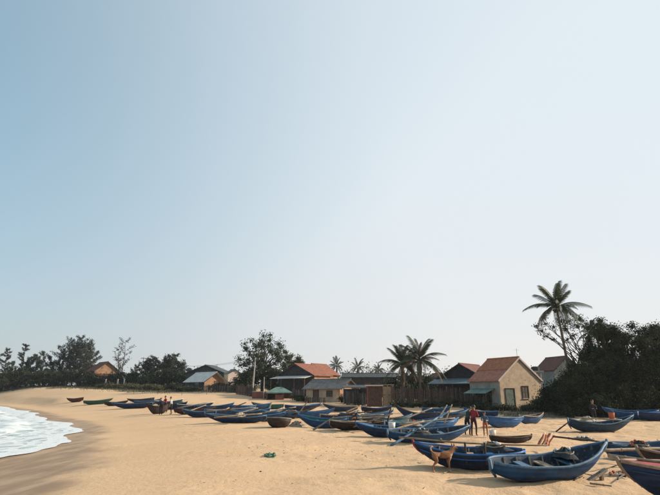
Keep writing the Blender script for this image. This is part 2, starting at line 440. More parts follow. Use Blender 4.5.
# ------------------------------------------------------------------ ground sheet
def axis_grid(lo, hi, f0, f1, fine, grow):
    """coordinates: step `fine` between f0 and f1, growing outside"""
    mid = list(np.arange(f0, f1, fine))
    out = []; x = f0; st = fine
    while x > lo:
        st *= grow; x -= st; out.append(x)
    up = []; x = mid[-1]; st = fine
    while x < hi:
        st *= grow; x += st; up.append(x)
    return np.array(out[::-1] + mid + up)
gxs = axis_grid(-1500, 1500, -14, 24, 0.16, 1.035)
gys = axis_grid(-200, 1600, 9.5, 36, 0.16, 1.022)
GX, GY = np.meshgrid(gxs, gys)
S_ = sdist(GX, GY)
GZ = terrain(GX, GY)
churn = smooth(S_, 9, 17) * (1 - smooth(GY, 60, 90))
GZ = GZ + churn * (0.085 * vnoise(GX / 0.6, GY / 0.6) + 0.06 * vnoise(GX / 0.27 + 9, GY / 0.27)) \
        + smooth(S_, 6, 10) * 0.02 * vnoise(GX / 0.5 + 50, GY / 0.5)
# strips of footprints running along the beach
def trail(x0, y0, x1, y1, n, wob, depth=0.035):
    global GZ
    r = np.random.default_rng(int(abs(x0 * 91 + y0 * 17)))
    L = math.hypot(x1 - x0, y1 - y0)
    nx, ny = -(y1 - y0) / L, (x1 - x0) / L
    for i in range(n):
        t = (i + r.uniform(-.3, .3)) / n
        o = (0.1 if i % 2 else -0.1) + wob * (float(vnoise(t * 6, x0)) + r.normal() * 0.12)
        cx = x0 + (x1 - x0) * t + nx * o; cy = y0 + (y1 - y0) * t + ny * o
        ix = np.searchsorted(gxs, [cx - 0.6, cx + 0.6]); iy = np.searchsorted(gys, [cy - 0.6, cy + 0.6])
        sl = (slice(iy[0], iy[1]), slice(ix[0], ix[1]))
        d2 = (GX[sl] - cx) ** 2 + (GY[sl] - cy) ** 2
        GZ[sl] += -depth * np.exp(-d2 / 0.022) + depth * 0.5 * np.exp(-(np.sqrt(d2) - 0.27) ** 2 / 0.008)
trail(-6, 22, 6.5, 15.2, 40, 1.0)
trail(-9, 34, 4, 17.5, 60, 1.6)
trail(-4, 13, 5, 14, 26, 1.4, 0.025)
trail(-14, 46, -2, 20, 70, 2.2)
trail(-3, 18.5, 7, 17.6, 36, 0.9, 0.03)
trail(-12, 60, 1, 24, 80, 3.0, 0.04)
def groove(x0, y0, x1, y1, w, depth):
    global GZ
    L = math.hypot(x1 - x0, y1 - y0); ux, uy = (x1 - x0) / L, (y1 - y0) / L
    al = (GX - x0) * ux + (GY - y0) * uy
    ac = -(GX - x0) * uy + (GY - y0) * ux + 0.5 * vnoise(al / 2.5, x0)
    m = smooth(al, 0, 1.0) * (1 - smooth(al, L - 2.5, L)) * (0.6 + 0.8 * (vnoise(al / 0.9, y0) + 0.5))
    GZ = GZ + m * (-depth * np.exp(-(ac / w) ** 2) + 0.55 * depth * np.exp(-((np.abs(ac) - 1.7 * w) / (0.6 * w)) ** 2))
groove(3.2, 14.2, -5.0, 13.6, 0.22, 0.05)
groove(1.2, 23.2, -7.5, 19.5, 0.26, 0.06)
groove(-1.5, 31, -12, 26, 0.26, 0.06)
groove(-6.5, 38, -17, 36, 0.28, 0.07)
ny, nx = GX.shape
gv = np.stack([GX, GY, GZ], -1).reshape(-1, 3)
ii = np.arange(ny * nx).reshape(ny, nx)
gf = np.stack([ii[:-1, :-1], ii[:-1, 1:], ii[1:, 1:], ii[1:, :-1]], -1).reshape(-1, 4)

def node_helper(m):
    n, l = m.node_tree.nodes, m.node_tree.links
    def N(t, **k):
        x = n.new(t)
        for a, b in k.items(): setattr(x, a, b)
        return x
    def mix(f, a, b):
        x = N('ShaderNodeMix', data_type='RGBA')
        for s, v in (('Factor', f), ('A', a), ('B', b)):
            if hasattr(v, 'is_output'): l.new(v, x.inputs[s])
            else: x.inputs[s].default_value = v if s == 'Factor' else (*v, 1)
        return x.outputs['Result']
    def ramp(src, p0, p1):
        x = N('ShaderNodeMapRange'); x.interpolation_type = 'SMOOTHSTEP'
        l.new(src, x.inputs['Value']); x.inputs['From Min'].default_value = p0; x.inputs['From Max'].default_value = p1
        return x.outputs['Result']
    def noise(vec, sc, det=5, ro=0.6):
        x = N('ShaderNodeTexNoise'); x.inputs['Scale'].default_value = sc; x.inputs['Detail'].default_value = det
        x.inputs['Roughness'].default_value = ro
        l.new(vec, x.inputs['Vector']); return x.outputs['Fac']
    def math_(op, a, b):
        x = N('ShaderNodeMath', operation=op)
        for i, v in enumerate((a, b)):
            if hasattr(v, 'is_output'): l.new(v, x.inputs[i])
            else: x.inputs[i].default_value = v
        return x.outputs['Value']
    return n, l, N, mix, ramp, noise, math_

def sand_material():
    m = bpy.data.materials.new('sand'); m.use_nodes = True
    n, l, N, mix, ramp, noise, math_ = node_helper(m)
    bs = n['Principled BSDF']
    geo = N('ShaderNodeNewGeometry').outputs['Position']
    wet = N('ShaderNodeAttribute', attribute_name='wet').outputs['Fac']
    veg = N('ShaderNodeAttribute', attribute_name='veg').outputs['Fac']
    big = noise(geo, 0.22, 5); mid = noise(geo, 1.6, 6); fine = noise(geo, 14, 6, 0.7)
    c = mix(ramp(big, 0.35, 0.68), (0.515, 0.340, 0.198), (0.565, 0.390, 0.235))
    c = mix(ramp(mid, 0.35, 0.7), c, (0.545, 0.368, 0.218))
    speck = ramp(noise(geo, 55, 2, 0.5), 0.66, 0.74)
    c = mix(math_('MULTIPLY', speck, 0.35), c, (0.20, 0.14, 0.09))
    litter = math_('MULTIPLY', ramp(noise(geo, 7, 8, 0.75), 0.63, 0.72), ramp(noise(geo, 0.7, 3), 0.48, 0.62))
    c = mix(math_('MULTIPLY', litter, 0.3), c, (0.22, 0.15, 0.10))
    wetf = ramp(math_('ADD', wet, math_('MULTIPLY', math_('SUBTRACT', mid, 0.5), 0.5)), 0.15, 0.85)
    streak = N('ShaderNodeMapping'); streak.inputs['Rotation'].default_value = (0, 0, R(-33)); streak.inputs['Scale'].default_value = (1.6, 0.35, 1); l.new(geo, streak.inputs['Vector'])
    c = mix(wetf, c, mix(ramp(noise(streak.outputs['Vector'], 0.8, 6, 0.65), 0.38, 0.66), (0.24, 0.155, 0.090), (0.36, 0.255, 0.165)))
    vegf = ramp(math_('ADD', veg, math_('MULTIPLY', math_('SUBTRACT', noise(geo, 0.9, 6, 0.7), 0.5), 1.3)), 0.42, 0.58)
    gcol = mix(ramp(mid, 0.35, 0.65), (0.085, 0.075, 0.038), (0.17, 0.115, 0.07))
    c = mix(vegf, c, gcol)
    l.new(c, bs.inputs['Base Color'])
    ro = N('ShaderNodeMapRange'); l.new(wetf, ro.inputs['Value'])
    ro.inputs['To Min'].default_value = 0.95; ro.inputs['To Max'].default_value = 0.62
    l.new(ro.outputs['Result'], bs.inputs['Roughness'])
    bs.inputs['Specular IOR Level'].default_value = 0.28
    dry = math_('SUBTRACT', 1.0, wetf)
    h = math_('ADD', math_('MULTIPLY', noise(geo, 5.5, 6, 0.65), 0.06), math_('MULTIPLY', fine, 0.022))
    chn = N('ShaderNodeAttribute', attribute_name='churn').outputs['Fac']
    h = math_('ADD', h, math_('MULTIPLY', math_('MULTIPLY', noise(geo, 3.2, 7, 0.72), chn), 0.16))
    h = math_('MULTIPLY', h, math_('ADD', math_('MULTIPLY', dry, 0.9), 0.1))
    bp = N('ShaderNodeBump'); bp.inputs['Strength'].default_value = 0.55; bp.inputs['Distance'].default_value = 1.0
    l.new(h, bp.inputs['Height']); l.new(bp.outputs['Normal'], bs.inputs['Normal'])
    MATS['sand'] = m
sand_material()
me = np_mesh('ground', gv, gf, 'sand', smooth_=True)
_wl = [G(x_, y_) for x_, y_ in ((62, 494), (88, 475), (97, 456), (98, 441), (104, 429), (96, 423), (62, 415.5), (24, 408.5))]
ww = np.interp(GY, [0] + [p.y for p in _wl] + [160], [6.5] + [float(sdist(p.x, p.y)) for p in _wl] + [1.0])
ww = ww + 0.9 * vnoise(GX / 2.6, GY / 2.1) + 0.5 * vnoise(GX / 0.9 + 7, GY / 0.8)
wet = 1 - smooth(S_, ww - 1.8, ww + 1.4)
veg = np.maximum(smooth(S_ + 9 * vnoise(GX / 7, GY / 7), 16, 24) * smooth(GY, 92, 108) * (1 - smooth(GX, -26, -16)), smooth(S_, 10, 17) * smooth(GY, 138, 152))
veg = np.maximum(veg, 0.75 * smooth(S_, 46, 60) * smooth(GY, 56, 70))
veg = np.maximum(veg, 0.85 * smooth(GX, 14, 17) * smooth(GY, 44, 46.5))
for nm, arr in (('wet', wet), ('veg', veg), ('churn', churn)):
    at = me.attributes.new(nm, 'FLOAT', 'POINT'); at.data.foreach_set('value', arr.astype(np.float32).ravel())
ground = tag(link('ground', me), 'pale tan sand beach churned by footprints, dark and wet beside the surf', 'sand', kind='structure')

# ------------------------------------------------------------------ sea
def sea():
    ys = axis_grid(-150, 1500, 12, 75, 0.25, 1.03)
    w = [0, 0.05, 0.12, 0.22, 0.35, 0.5]
    while w[-1] < 900: w.append(w[-1] + max(0.18, 0.035 * w[-1]))
    w = np.array(w)
    W, Y = np.meshgrid(w, ys)
    edge = coast(Y) + 1.5 * vnoise(Y / 4.3, Y * 0 + 3) + 0.35 * vnoise(Y / 1.3, Y * 0 + 8) + 0.12 * vnoise(Y / 0.5, Y * 0 + 5) + 0.35
    X = edge - W
    base = np.full_like(X, -0.46)
    ground_z = terrain(X, Y)
    sheet = np.maximum(base, ground_z + 0.008 + 0.018 * smooth(W, 0, 0.3))
    amp = lambda c, wd, a, k: a * np.exp(-((W - c - 2.2 * vnoise(Y / 9 + k, Y * 0 + k)) / wd) ** 2) * (0.45 + 1.2 * np.clip(vnoise(Y / 13 + 3 * k, Y * 0) + 0.5, 0, 1))
    wav = amp(5, 1.1, 0.16, 1) + amp(11, 1.3, 0.34, 2) + amp(19, 1.6, 0.42, 3) + amp(30, 2.2, 0.5, 4) + amp(46, 3, 0.4, 5)
    Z = sheet + wav + smooth(W, 1, 5) * (0.10 * vnoise(X / 1.3, Y / 1.3) + 0.05 * vnoise(X / 0.5, Y / 0.5))
    ny, nx = X.shape
    v = np.stack([X, Y, Z], -1).reshape(-1, 3)
    i = np.arange(ny * nx).reshape(ny, nx)
    f = np.stack([i[:-1, :-1], i[1:, :-1], i[1:, 1:], i[:-1, 1:]], -1).reshape(-1, 4)
    m = bpy.data.materials.new('sea_water'); m.use_nodes = True
    n, l, N, mix, ramp, noise, math_ = node_helper(m)
    bs = n['Principled BSDF']
    geo = N('ShaderNodeNewGeometry').outputs['Position']
    fo = N('ShaderNodeAttribute', attribute_name='foam').outputs['Fac']
    mp = N('ShaderNodeMapping'); mp.inputs['Rotation'].default_value = (0, 0, R(33)); mp.inputs['Scale'].default_value = (1.0, 0.45, 1)
    l.new(geo, mp.inputs['Vector'])
    vo = N('ShaderNodeTexVoronoi', feature='DISTANCE_TO_EDGE'); vo.inputs['Scale'].default_value = 1.1
    dist = N('ShaderNodeVectorMath', operation='ADD')
    nzv = N('ShaderNodeTexNoise'); nzv.inputs['Scale'].default_value = 1.2; nzv.inputs['Detail'].default_value = 5
    l.new(mp.outputs['Vector'], nzv.inputs['Vector']); l.new(mp.outputs['Vector'], dist.inputs[0]); l.new(nzv.outputs['Color'], dist.inputs[1])
    l.new(dist.outputs['Vector'], vo.inputs['Vector'])
    web = ramp(vo.outputs['Distance'], 0.22, 0.02)
    blot = noise(mp.outputs['Vector'], 0.9, 8, 0.7)
    k = math_('ADD', math_('MULTIPLY', web, 0.35), math_('MULTIPLY', blot, 0.75))
    k = math_('ADD', k, math_('MULTIPLY', fo, 0.62))
    ff = ramp(k, 0.62, 0.98)
    l.new(mix(ff, (0.26, 0.33, 0.33), (0.56, 0.60, 0.615)), bs.inputs['Base Color'])
    ro = N('ShaderNodeMapRange'); l.new(ff, ro.inputs['Value']); ro.inputs['To Min'].default_value = 0.12; ro.inputs['To Max'].default_value = 0.8
    l.new(ro.outputs['Result'], bs.inputs['Roughness'])
    bp = N('ShaderNodeBump'); bp.inputs['Strength'].default_value = 0.5; bp.inputs['Distance'].default_value = 0.12
    l.new(math_('ADD', math_('MULTIPLY', ff, 0.5), noise(geo, 2.2, 6, 0.7)), bp.inputs['Height']); l.new(bp.outputs['Normal'], bs.inputs['Normal'])
    MATS['sea_water'] = m
    me = np_mesh('sea', v, f, 'sea_water', smooth_=True)
    foam = np.clip(1.15 * np.exp(-W / 0.35) + 0.62 * np.exp(-W / 14) + 1.6 * wav + 0.12, 0, 1)
    at = me.attributes.new('foam', 'FLOAT', 'POINT'); at.data.foreach_set('value', foam.astype(np.float32).ravel())
    tag(link('sea', me), 'shallow surf of white foam washing onto the wet sand', 'sea', kind='structure')
sea()


# ------------------------------------------------------------------ houses
def gable_house(name, label, px, Y, W, L, eave, ridge, yaw, wall, roof, gable=None, over=0.35, openings=(), roof_split=None, group=None, sink=0.6, barge='timber_and_shade', over_y=None):
    over_y = over if over_y is None else over_y
    """ridge runs along local Y; the front gable faces local -Y; base at the lowest ground"""
    p = col(px, Y)
    t = thing(name, label, 'house', p, (0, 0, R(yaw)), group)
    a, b = W / 2, L / 2
    m = MB()
    th = 0.18
    # four walls as slabs with thickness, gables five-sided
    for sy in (-1, 1):
        y0, y1 = (-b, -b + th) if sy < 0 else (b - th, b)
        pr = [(-a, -sink), (a, -sink), (a, eave), (0, ridge), (-a, eave)]
        vs = [(x, y0, z) for x, z in pr] + [(x, y1, z) for x, z in pr]
        fs = [(0, 1, 2, 3, 4), (9, 8, 7, 6, 5)] + [(i, i + 5, (i + 1) % 5 + 5, (i + 1) % 5) for i in range(5)]
        if gable and sy < 0:
            g = MB(); g.add(vs, fs); g.build('front_gable_wall', gable, t)
        else:
            m.add(vs, fs)
    m.box(-a, -a + th, -b + th, b - th, -sink, eave)
    m.box(a - th, a, -b + th, b - th, -sink, eave)
    m.build('wall', wall, t)
    # roof slopes
    rt = 0.10
    for sx in (-1, 1):
        sl = math.hypot(a, ridge - eave)
        ux, uz = sx * a / sl, -(ridge - eave) / sl
        nx_, nz_ = -uz * sx, ux * sx
        nrm = Vector((sx * (ridge - eave) / sl, 0, a / sl))
        r0 = Vector((0, 0, ridge)); r1 = Vector((sx * a, 0, eave)) + Vector((ux, 0, uz)) * over
        segs = [(0.0, 1.0, roof)]
        if roof_split: segs = [(0.0, roof_split[0], roof), (roof_split[0], 1.0, roof_split[1])]
        for q, (t0, t1, mt) in enumerate(segs):
            A = r0.lerp(r1, t0); B = r0.lerp(r1, t1)
            lift = nrm * (0.012 - 0.05 * q)
            mm = MB()
            vs = []
            for pt, kk in ((A, 0), (B, 0), (B, rt), (A, rt)):
                for y in (-b - over_y, b + over_y):
                    w_ = pt + nrm * kk + lift
                    vs.append((w_.x, y, w_.z))
            mm.add(vs, [(0, 1, 3, 2), (4, 5, 7, 6), (2, 3, 5, 4), (0, 6, 7, 1), (0, 2, 4, 6), (1, 7, 5, 3)])
            mm.build('roof_slope', mt, t)
    rc = MB(); rc.tube([(0, -b - over_y - 0.02, ridge + rt + 0.02), (0, b + over_y + 0.02, ridge + rt + 0.02)], 0.09, 8)
    rc.build('ridge_cap', roof, t)
    for sx in (-1, 1):       # barge boards on the front gable
        bm_ = MB()
        A = Vector((0, 0, ridge - 0.04)); B = Vector((sx * a, 0, eave)) + (Vector((sx * a, 0, eave)) - Vector((0, 0, ridge))).normalized() * over
        vs = []
        for y in (-b - over_y - 0.03, -b - over_y + 0.01):
            vs += [(A.x, y, A.z + 0.14), (B.x, y, B.z + 0.14), (B.x, y, B.z - 0.06), (A.x, y, A.z - 0.06)]
        bm_.add(vs, [(0, 1, 2, 3), (7, 6, 5, 4), (0, 4, 5, 1), (1, 5, 6, 2), (2, 6, 7, 3), (3, 7, 4, 0)])
        bm_.build('barge_board', barge, t)
    for op in openings:
        opening(t, W, L, *op)
    return t

def opening(t, W, L, kind, face, u, z, w, h, mat='shutter'):
    """a window or door on a wall: face 'front' (-Y), 'left' (-X), 'right' (+X)"""
    if face == 'front': M = Matrix.Translation((u, -L / 2, z))
    elif face == 'left': M = Matrix.Translation((-W / 2, u, z)) @ Matrix.Rotation(-math.pi / 2, 4, 'Z')
    else: M = Matrix.Translation((W / 2, u, z)) @ Matrix.Rotation(math.pi / 2, 4, 'Z')
    o = MB(); fr = 0.07
    o.box(-w / 2, w / 2, -0.015, 0.02, 0, h, M)
    root = o.build(kind, mat, t)
    f = MB()
    f.box(-w / 2 - fr, -w / 2, -0.06, 0.01, 0, h, M); f.box(w / 2, w / 2 + fr, -0.06, 0.01, 0, h, M)
    f.box(-w / 2 - fr, w / 2 + fr, -0.065, 0.012, h, h + fr, M)
    f.build('frame', 'dark_wood', root)
    if kind == 'window':
        s = MB(); s.box(-w / 2 - 0.12, w / 2 + 0.12, -0.12, 0.01, -0.07, 0, M); s.build('sill', 'concrete', root)
        b = MB(); b.box(-0.02, 0.02, -0.03, -0.012, 0, h, M); b.box(-w / 2, w / 2, -0.032, -0.014, h * .5 - .02, h * .5 + .02, M); b.build('glazing_bar', 'dark_wood', root)
    else:
        k = MB(); k.sphere(M @ Vector((w * 0.36, -0.05, h * 0.48)), 0.04, 6, 4); k.build('handle', 'steel', root)
    return root

def slab_roof(t, name, mat, x0, x1, y0, y1, z0, z1, th=0.05):
    """sheet roof sloping from z1 at y1 down to z0 at y0"""
    m = MB()
    m.add([(x0, y0, z0), (x1, y0, z0), (x1, y1, z1), (x0, y1, z1), (x0, y0, z0 + th), (x1, y0, z0 + th), (x1, y1, z1 + th), (x0, y1, z1 + th)],
          [(0, 3, 2, 1), (4, 5, 6, 7), (0, 1, 5, 4), (1, 2, 6, 5), (2, 3, 7, 6), (3, 0, 4, 7)])
    return m.build(name, mat, t)
def posts(t, pts, h, r=0.05, mat='plank_grey', sink=0.5, name='post'):
    for x, y in pts:
        m = MB(); m.tube([(x, y, -sink), (x + random.uniform(-.03, .03), y, h)], [r, r * 0.85], 6); m.build(name, mat, t)

# main house: tan plaster gable, red tiles in two tiers, green awning
mh = gable_house('plaster_house', 'tan plastered house with a two-tier red tiled roof and a green awning', 507, 60.5, 6.2, 4.7, 3.0, 5.35, 27,
                 'plaster_grey_and_shade', 'tile_red', gable='plaster_tan', barge='pale_cloth', over=0.32, over_y=0.10, roof_split=(0.52, 'tile_pale'),  # grey on the side walls is their shade put into the plaster colour
                 openings=[('window', 'front', 0.55, 1.05, 0.85, 1.25, 'shutter'), ('door', 'front', -1.75, 0.0, 1.25, 2.05, 'door_green'),
                           ('door', 'left', 0.2, 0.0, 2.3, 1.95, 'glass_and_shade')])  # wide dark panel painted for the shaded opening under the awning
aw = MB(); aw.add([(-3.1, -1.6, 2.05), (-3.1, 1.9, 2.05), (-4.5, 1.9, 1.55), (-4.5, -1.6, 1.55), (-3.1, -1.6, 2.10), (-3.1, 1.9, 2.10), (-4.5, 1.9, 1.60), (-4.5, -1.6, 1.60)],
                  [(0, 1, 2, 3), (7, 6, 5, 4), (0, 4, 5, 1), (1, 5, 6, 2), (2, 6, 7, 3), (3, 7, 4, 0)])
aw.build('awning', 'tarp_green', mh)
posts(mh, [(-4.4, -1.5), (-4.4, 1.8)], 1.6, 0.04)
an = MB(); an.tube([(0.2, -2.0, 5.3), (0.2, -2.0, 6.4)], 0.018, 5); an.tube([(-0.2, -2.0, 6.25), (0.6, -2.0, 6.25)], 0.010, 4)
an.build('antenna', 'steel', mh)

# house with dark gable next to it
bh = gable_house('timber_house', 'dark timber gabled house with red roof behind the long plank fence', 472, 70, 6.4, 6.0, 3.1, hgt(470, 365, 67), -38,
                 'timber_and_shade', 'tile_dark', gable='timber_and_shade', over=0.3, openings=[('door', 'front', 0.6, 0.0, 1.0, 2.0, 'shutter'), ('window', 'front', -1.6, 1.0, 0.9, 1.0, 'glass_and_shade')])  # dark timber whose colour also carries the gable's shade
slab_roof(bh, 'lean_to_roof', 'sheet_blue', -3.4, 3.2, -5.6, -2.95, 2.45, 3.15)
posts(bh, [(-3.2, -5.4), (0, -5.4), (3.0, -5.4)], 2.5, 0.06)

# houses in the middle distance
gh = gable_house('tiled_house', 'large house with dark gable and bright red tiled roof behind the green-roofed hut', 304, 92, 7.8, 4.6, 3.3, hgt(297, 365, 90), -36,
                 'plaster_orange', 'tile_mid', gable='timber_and_shade', over=0.4, openings=[('door', 'right', -1.2, 0, 1.0, 2.0, 'shutter'), ('window', 'right', 1.4, 1.0, 1.0, 1.1, 'glass_and_shade')])  # shade of the gable turned from the sun is painted as a dark wall
slab_roof(gh, 'lean_to_roof', 'sheet_pale', -3.9, 3.8, -4.6, -2.35, 2.75, 3.2)
posts(gh, [(-3.7, -4.4), (-1.4, -4.4), (1.4, -4.4), (3.6, -4.4)], 2.8, 0.07)
gable_house('tiled_house', 'smaller tiled house whose red roof steps up just behind the large dark-gabled one', 319, 99, 5.6, 4.0, 3.3, hgt(317, 364.6, 98), -36,
            'plaster_orange', 'tile_mid', over=0.4, openings=[('window', 'right', 0.8, 1.0, 1.0, 1.1, 'glass_and_shade')])
fh = gable_house('sheet_roofed_house', 'low tan house with grey sheet roof and orange gable end on the sand', 331, 79, 4.2, 6.0, hgt(330, 388, 78), hgt(345, 379.5, 78), 55,
                 'plaster_tan', 'sheet_grey', gable='plaster_orange', over=0.5, openings=[('door', 'front', 0.3, 0.0, 0.9, 1.75, 'brick_red'), ('window', 'left', -1.2, 0.8, 0.9, 0.8, 'shutter'),
                 ('door', 'left', 1.2, 0.0, 0.9, 1.7, 'shutter')])
for x0, x1 in ((-1.9, -0.3), (1.0, 1.95)):
    w_ = MB(); w_.box(x0, x1, -3.05, -3.01, 0.0, 1.25); w_.build('brick_dado', 'brick_red', fh)
gable_house('long_shed', 'long shed with dark green sheet roof beyond the brown hut', 370, 95, 5.0, 9.2, 2.9, hgt(370, 374, 95), 88,
            'timber_and_shade', 'sheet_dark', over=0.4, openings=[('door', 'left', 0.5, 0, 1.1, 2.0, 'shutter')])
gable_house('pale_gabled_hut', 'small tan gabled hut with red roof peeping over the plank fence', 438, 98, 3.6, 4.0, hgt(437, 381, 98), hgt(437, 374, 98), 12,
            'plaster_tan', 'tile_dark', gable='plaster_tan', over=0.3, openings=[('window', 'front', 0, 1.2, 0.8, 0.9, 'glass_and_shade')])
gable_house('grey_gabled_house', 'weathered grey house half hidden behind the dark trees beside the leaning palm', 561, 80, 4.4, 4.2, hgt(553, 370, 80), hgt(551, 357.5, 80), 15,
            'plaster_grey_and_shade', 'tile_dark', gable='plaster_grey_and_shade', over=0.3, openings=[('window', 'front', -0.4, 2.9, 0.9, 1.0, 'glass_and_shade')])
jh = gable_house('sheet_roofed_hut', 'open-fronted hut with pale sheet roof and tan side wall', 205, 111, 4.8, 6.2, hgt(200, 381, 110), hgt(208, 373, 110), 48,
                 'tarp_and_shade', 'sheet_pale', gable='plaster_orange', over=0.7, openings=[('door', 'left', -0.5, 0, 1.6, 1.9, 'glass_and_shade'), ('window', 'front', 0.4, 1.0, 0.8, 0.8, 'shutter')])  # dark wall and door panel paint the shaded inside of the open front
gable_house('dark_roofed_house', 'house with broad dark teal roof rising behind the open-fronted hut', 210, 126, 9.5, 7, hgt(210, 374, 125), hgt(209, 366, 125), -8,
            'timber_and_shade', 'sheet_dark', gable='sheet_dark', over=0.5, openings=[('window', 'front', 0, 1.2, 1.0, 1.0, 'glass_and_shade')])
kh = gable_house('cloth_walled_shack', 'narrow beige shack patched with pale cloth under the big tree', 232, 114, 2.9, 3.0, hgt(232, 374, 114), hgt(232, 370, 114), 28,
                 'plaster_tan', 'sheet_grey', gable='pale_cloth', over=0.15, openings=[('window', 'front', 0.2, 1.6, 0.7, 0.9, 'shutter')])
lh = gable_house('red_roofed_cottage', 'orange-walled cottage with brown red roof half hidden among the casuarinas', 101, 150, 6.4, 6.5, hgt(100, 371, 150), hgt(100, 362.5, 150), 42,
                 'plaster_orange', 'tile_dark', gable='plaster_orange', over=0.5, openings=[('window', 'front', 1.2, 1.6, 1.2, 1.3, 'glass_and_shade'), ('door', 'front', -1.2, 0, 1.2, 2.2, 'shutter')])
posts(lh, [(-2.6, -4.6), (0.2, -4.6), (2.6, -4.6)], 2.6, 0.13, 'concrete', name='porch_post')
slab_roof(lh, 'porch_roof', 'tile_dark', -3.2, 3.2, -4.9, -3.2, 2.6, 3.3)
gable_house('brick_hut', 'reddish hut in deep shade between the casuarinas and the cottage', 92, 156, 4.6, 4, hgt(92, 372, 156), hgt(92, 366, 156), 20, 'brick_red', 'tile_dark', openings=[('door', 'front', 0, 0, 1.0, 2.0, 'shutter')])

# green-roofed hut
p = col(279, 86); hh = thing('green_roofed_hut', 'small open beach hut with pale green hipped tarp roof', 'hut', p, (0, 0, R(6)))
e, a_ = hgt(279, 392.5, 86), hgt(279, 387, 86)
m = MB(); o_ = 2.15; d_ = 1.7
m.add([(-o_, -d_, e), (o_, -d_, e), (o_, d_, e), (-o_, d_, e), (-0.5, 0, a_), (0.5, 0, a_), (-o_, -d_, e - 0.12), (o_, -d_, e - 0.12), (o_, d_, e - 0.12), (-o_, d_, e - 0.12)],
      [(0, 1, 5, 4), (1, 2, 5), (2, 3, 4, 5), (3, 0, 4), (0, 6, 7, 1), (1, 7, 8, 2), (2, 8, 9, 3), (3, 9, 6, 0), (6, 9, 8, 7)])
m.build('tarp_roof', 'tarp_green', hh)
posts(hh, [(-1.9, -1.5), (-0.6, -1.5), (0.7, -1.5), (1.9, -1.5), (-1.9, 1.5), (1.9, 1.5)], e - 0.1, 0.06)
m = MB(); m.box(-1.85, 1.85, 1.42, 1.47, -0.4, e - 0.15); m.build('back_wall', 'plank_brown', hh)
m = MB(); m.box(-1.88, -1.83, -1.4, 1.4, -0.4, e - 0.15); m.build('side_wall', 'plank_brown', hh)
m = MB(); m.box(-0.55, 0.65, -1.56, -1.52, -0.3, e - 0.35); m.build('front_panel', 'brick_red', hh)

# low brick wall: bricks are far below a pixel here
p = col(259.5, 87); bw = thing('brick_wall', 'low bare brick wall standing beside the green-roofed hut', 'wall', p, (0, 0, R(4)))
m = MB(); m.box(-1.2, 1.25, -0.1, 0.1, -0.4, hgt(260, 392, 87)); m.build('masonry', 'brick_red', bw)
m = MB(); m.box(-1.25, 1.3, -0.13, 0.13, hgt(260, 392, 87), hgt(260, 391.3, 87)); m.build('coping', 'concrete', bw)

# brown hut, pole frame and dark lean-to by the fence
p = col(374.5, 64); bt = thing('plank_hut', 'small red-brown plank hut with a cream edged flat roof', 'hut', p, (0, 0, R(-4)))
h1 = hgt(374, 385, 64)
m = MB(); m.box(-0.92, 0.92, -0.7, 0.7, -0.4, h1 - 0.1); m.build('wall', 'plank_brown', bt)
for i in range(9):
    m = MB(); x = -0.9 + i * 0.2; m.box(x + 0.01, x + 0.185, -0.73, -0.7, -0.3, h1 - 0.12 - random.uniform(0, .06)); m.build('plank', random.choice(['plank_brown', 'brick_red', 'plank_brown']), bt)
m = MB(); m.box(-1.05, 1.05, -0.95, 0.85, h1 - 0.1, h1 - 0.02); m.build('roof', 'sheet_grey', bt)
m = MB(); m.box(-1.08, 1.08, -1.0, -0.95, h1 - 0.14, h1 + 0.01); m.build('roof_edge', 'pale_cloth', bt)
p = col(387.5, 64); pf = thing('pole_frame', 'bare frame of pale bamboo poles next to the plank hut', 'frame', p, (0, 0, R(3)))
h2 = hgt(388, 384.5, 64)
posts(pf, [(-0.6, -0.5), (0.0, -0.5), (0.62, -0.5), (-0.6, 0.6), (0.62, 0.6)], h2, 0.055, 'bamboo')
for z in (h2 - 0.05, h2 * 0.55):
    for y in (-0.5, 0.6):
        m = MB(); m.tube([(-0.75, y, z), (0.78, y, z + 0.02)], 0.04, 6); m.build('rail', 'bamboo', pf)
m = MB(); m.box(-0.55, 0.55, -0.46, -0.44, 0.1, h2 - 0.25); m.build('mat_screen', 'driftwood', pf)
p = col(356, 71); sl = thing('lean_to_shelter', 'dark lean-to shelter hung with blue tarp beside the low tan house', 'shelter', p, (0, 0, R(-3)))
slab_roof(sl, 'sheet_roof', 'sheet_dark', -1.7, 1.6, -1.3, 1.3, hgt(356, 388, 71), hgt(356, 386, 71) + 0.1)
posts(sl, [(-1.6, -1.2), (0, -1.2), (1.5, -1.2), (-1.6, 1.2), (1.5, 1.2)], hgt(356, 388, 71), 0.05)
m = MB(); m.box(-1.6, 1.5, 1.15, 1.18, -0.3, 1.9); m.build('tarp_wall', 'tarp_and_shade', sl)
m = MB(); m.box(-1.55, -0.1, -1.27, -1.24, 0.35, 1.7); m.build('tarp_curtain', 'tarp_and_shade', sl)
m = MB(); m.box(0.15, 1.4, -1.27, -1.24, 0.0, 1.0); m.build('low_panel', 'plank_grey', sl)

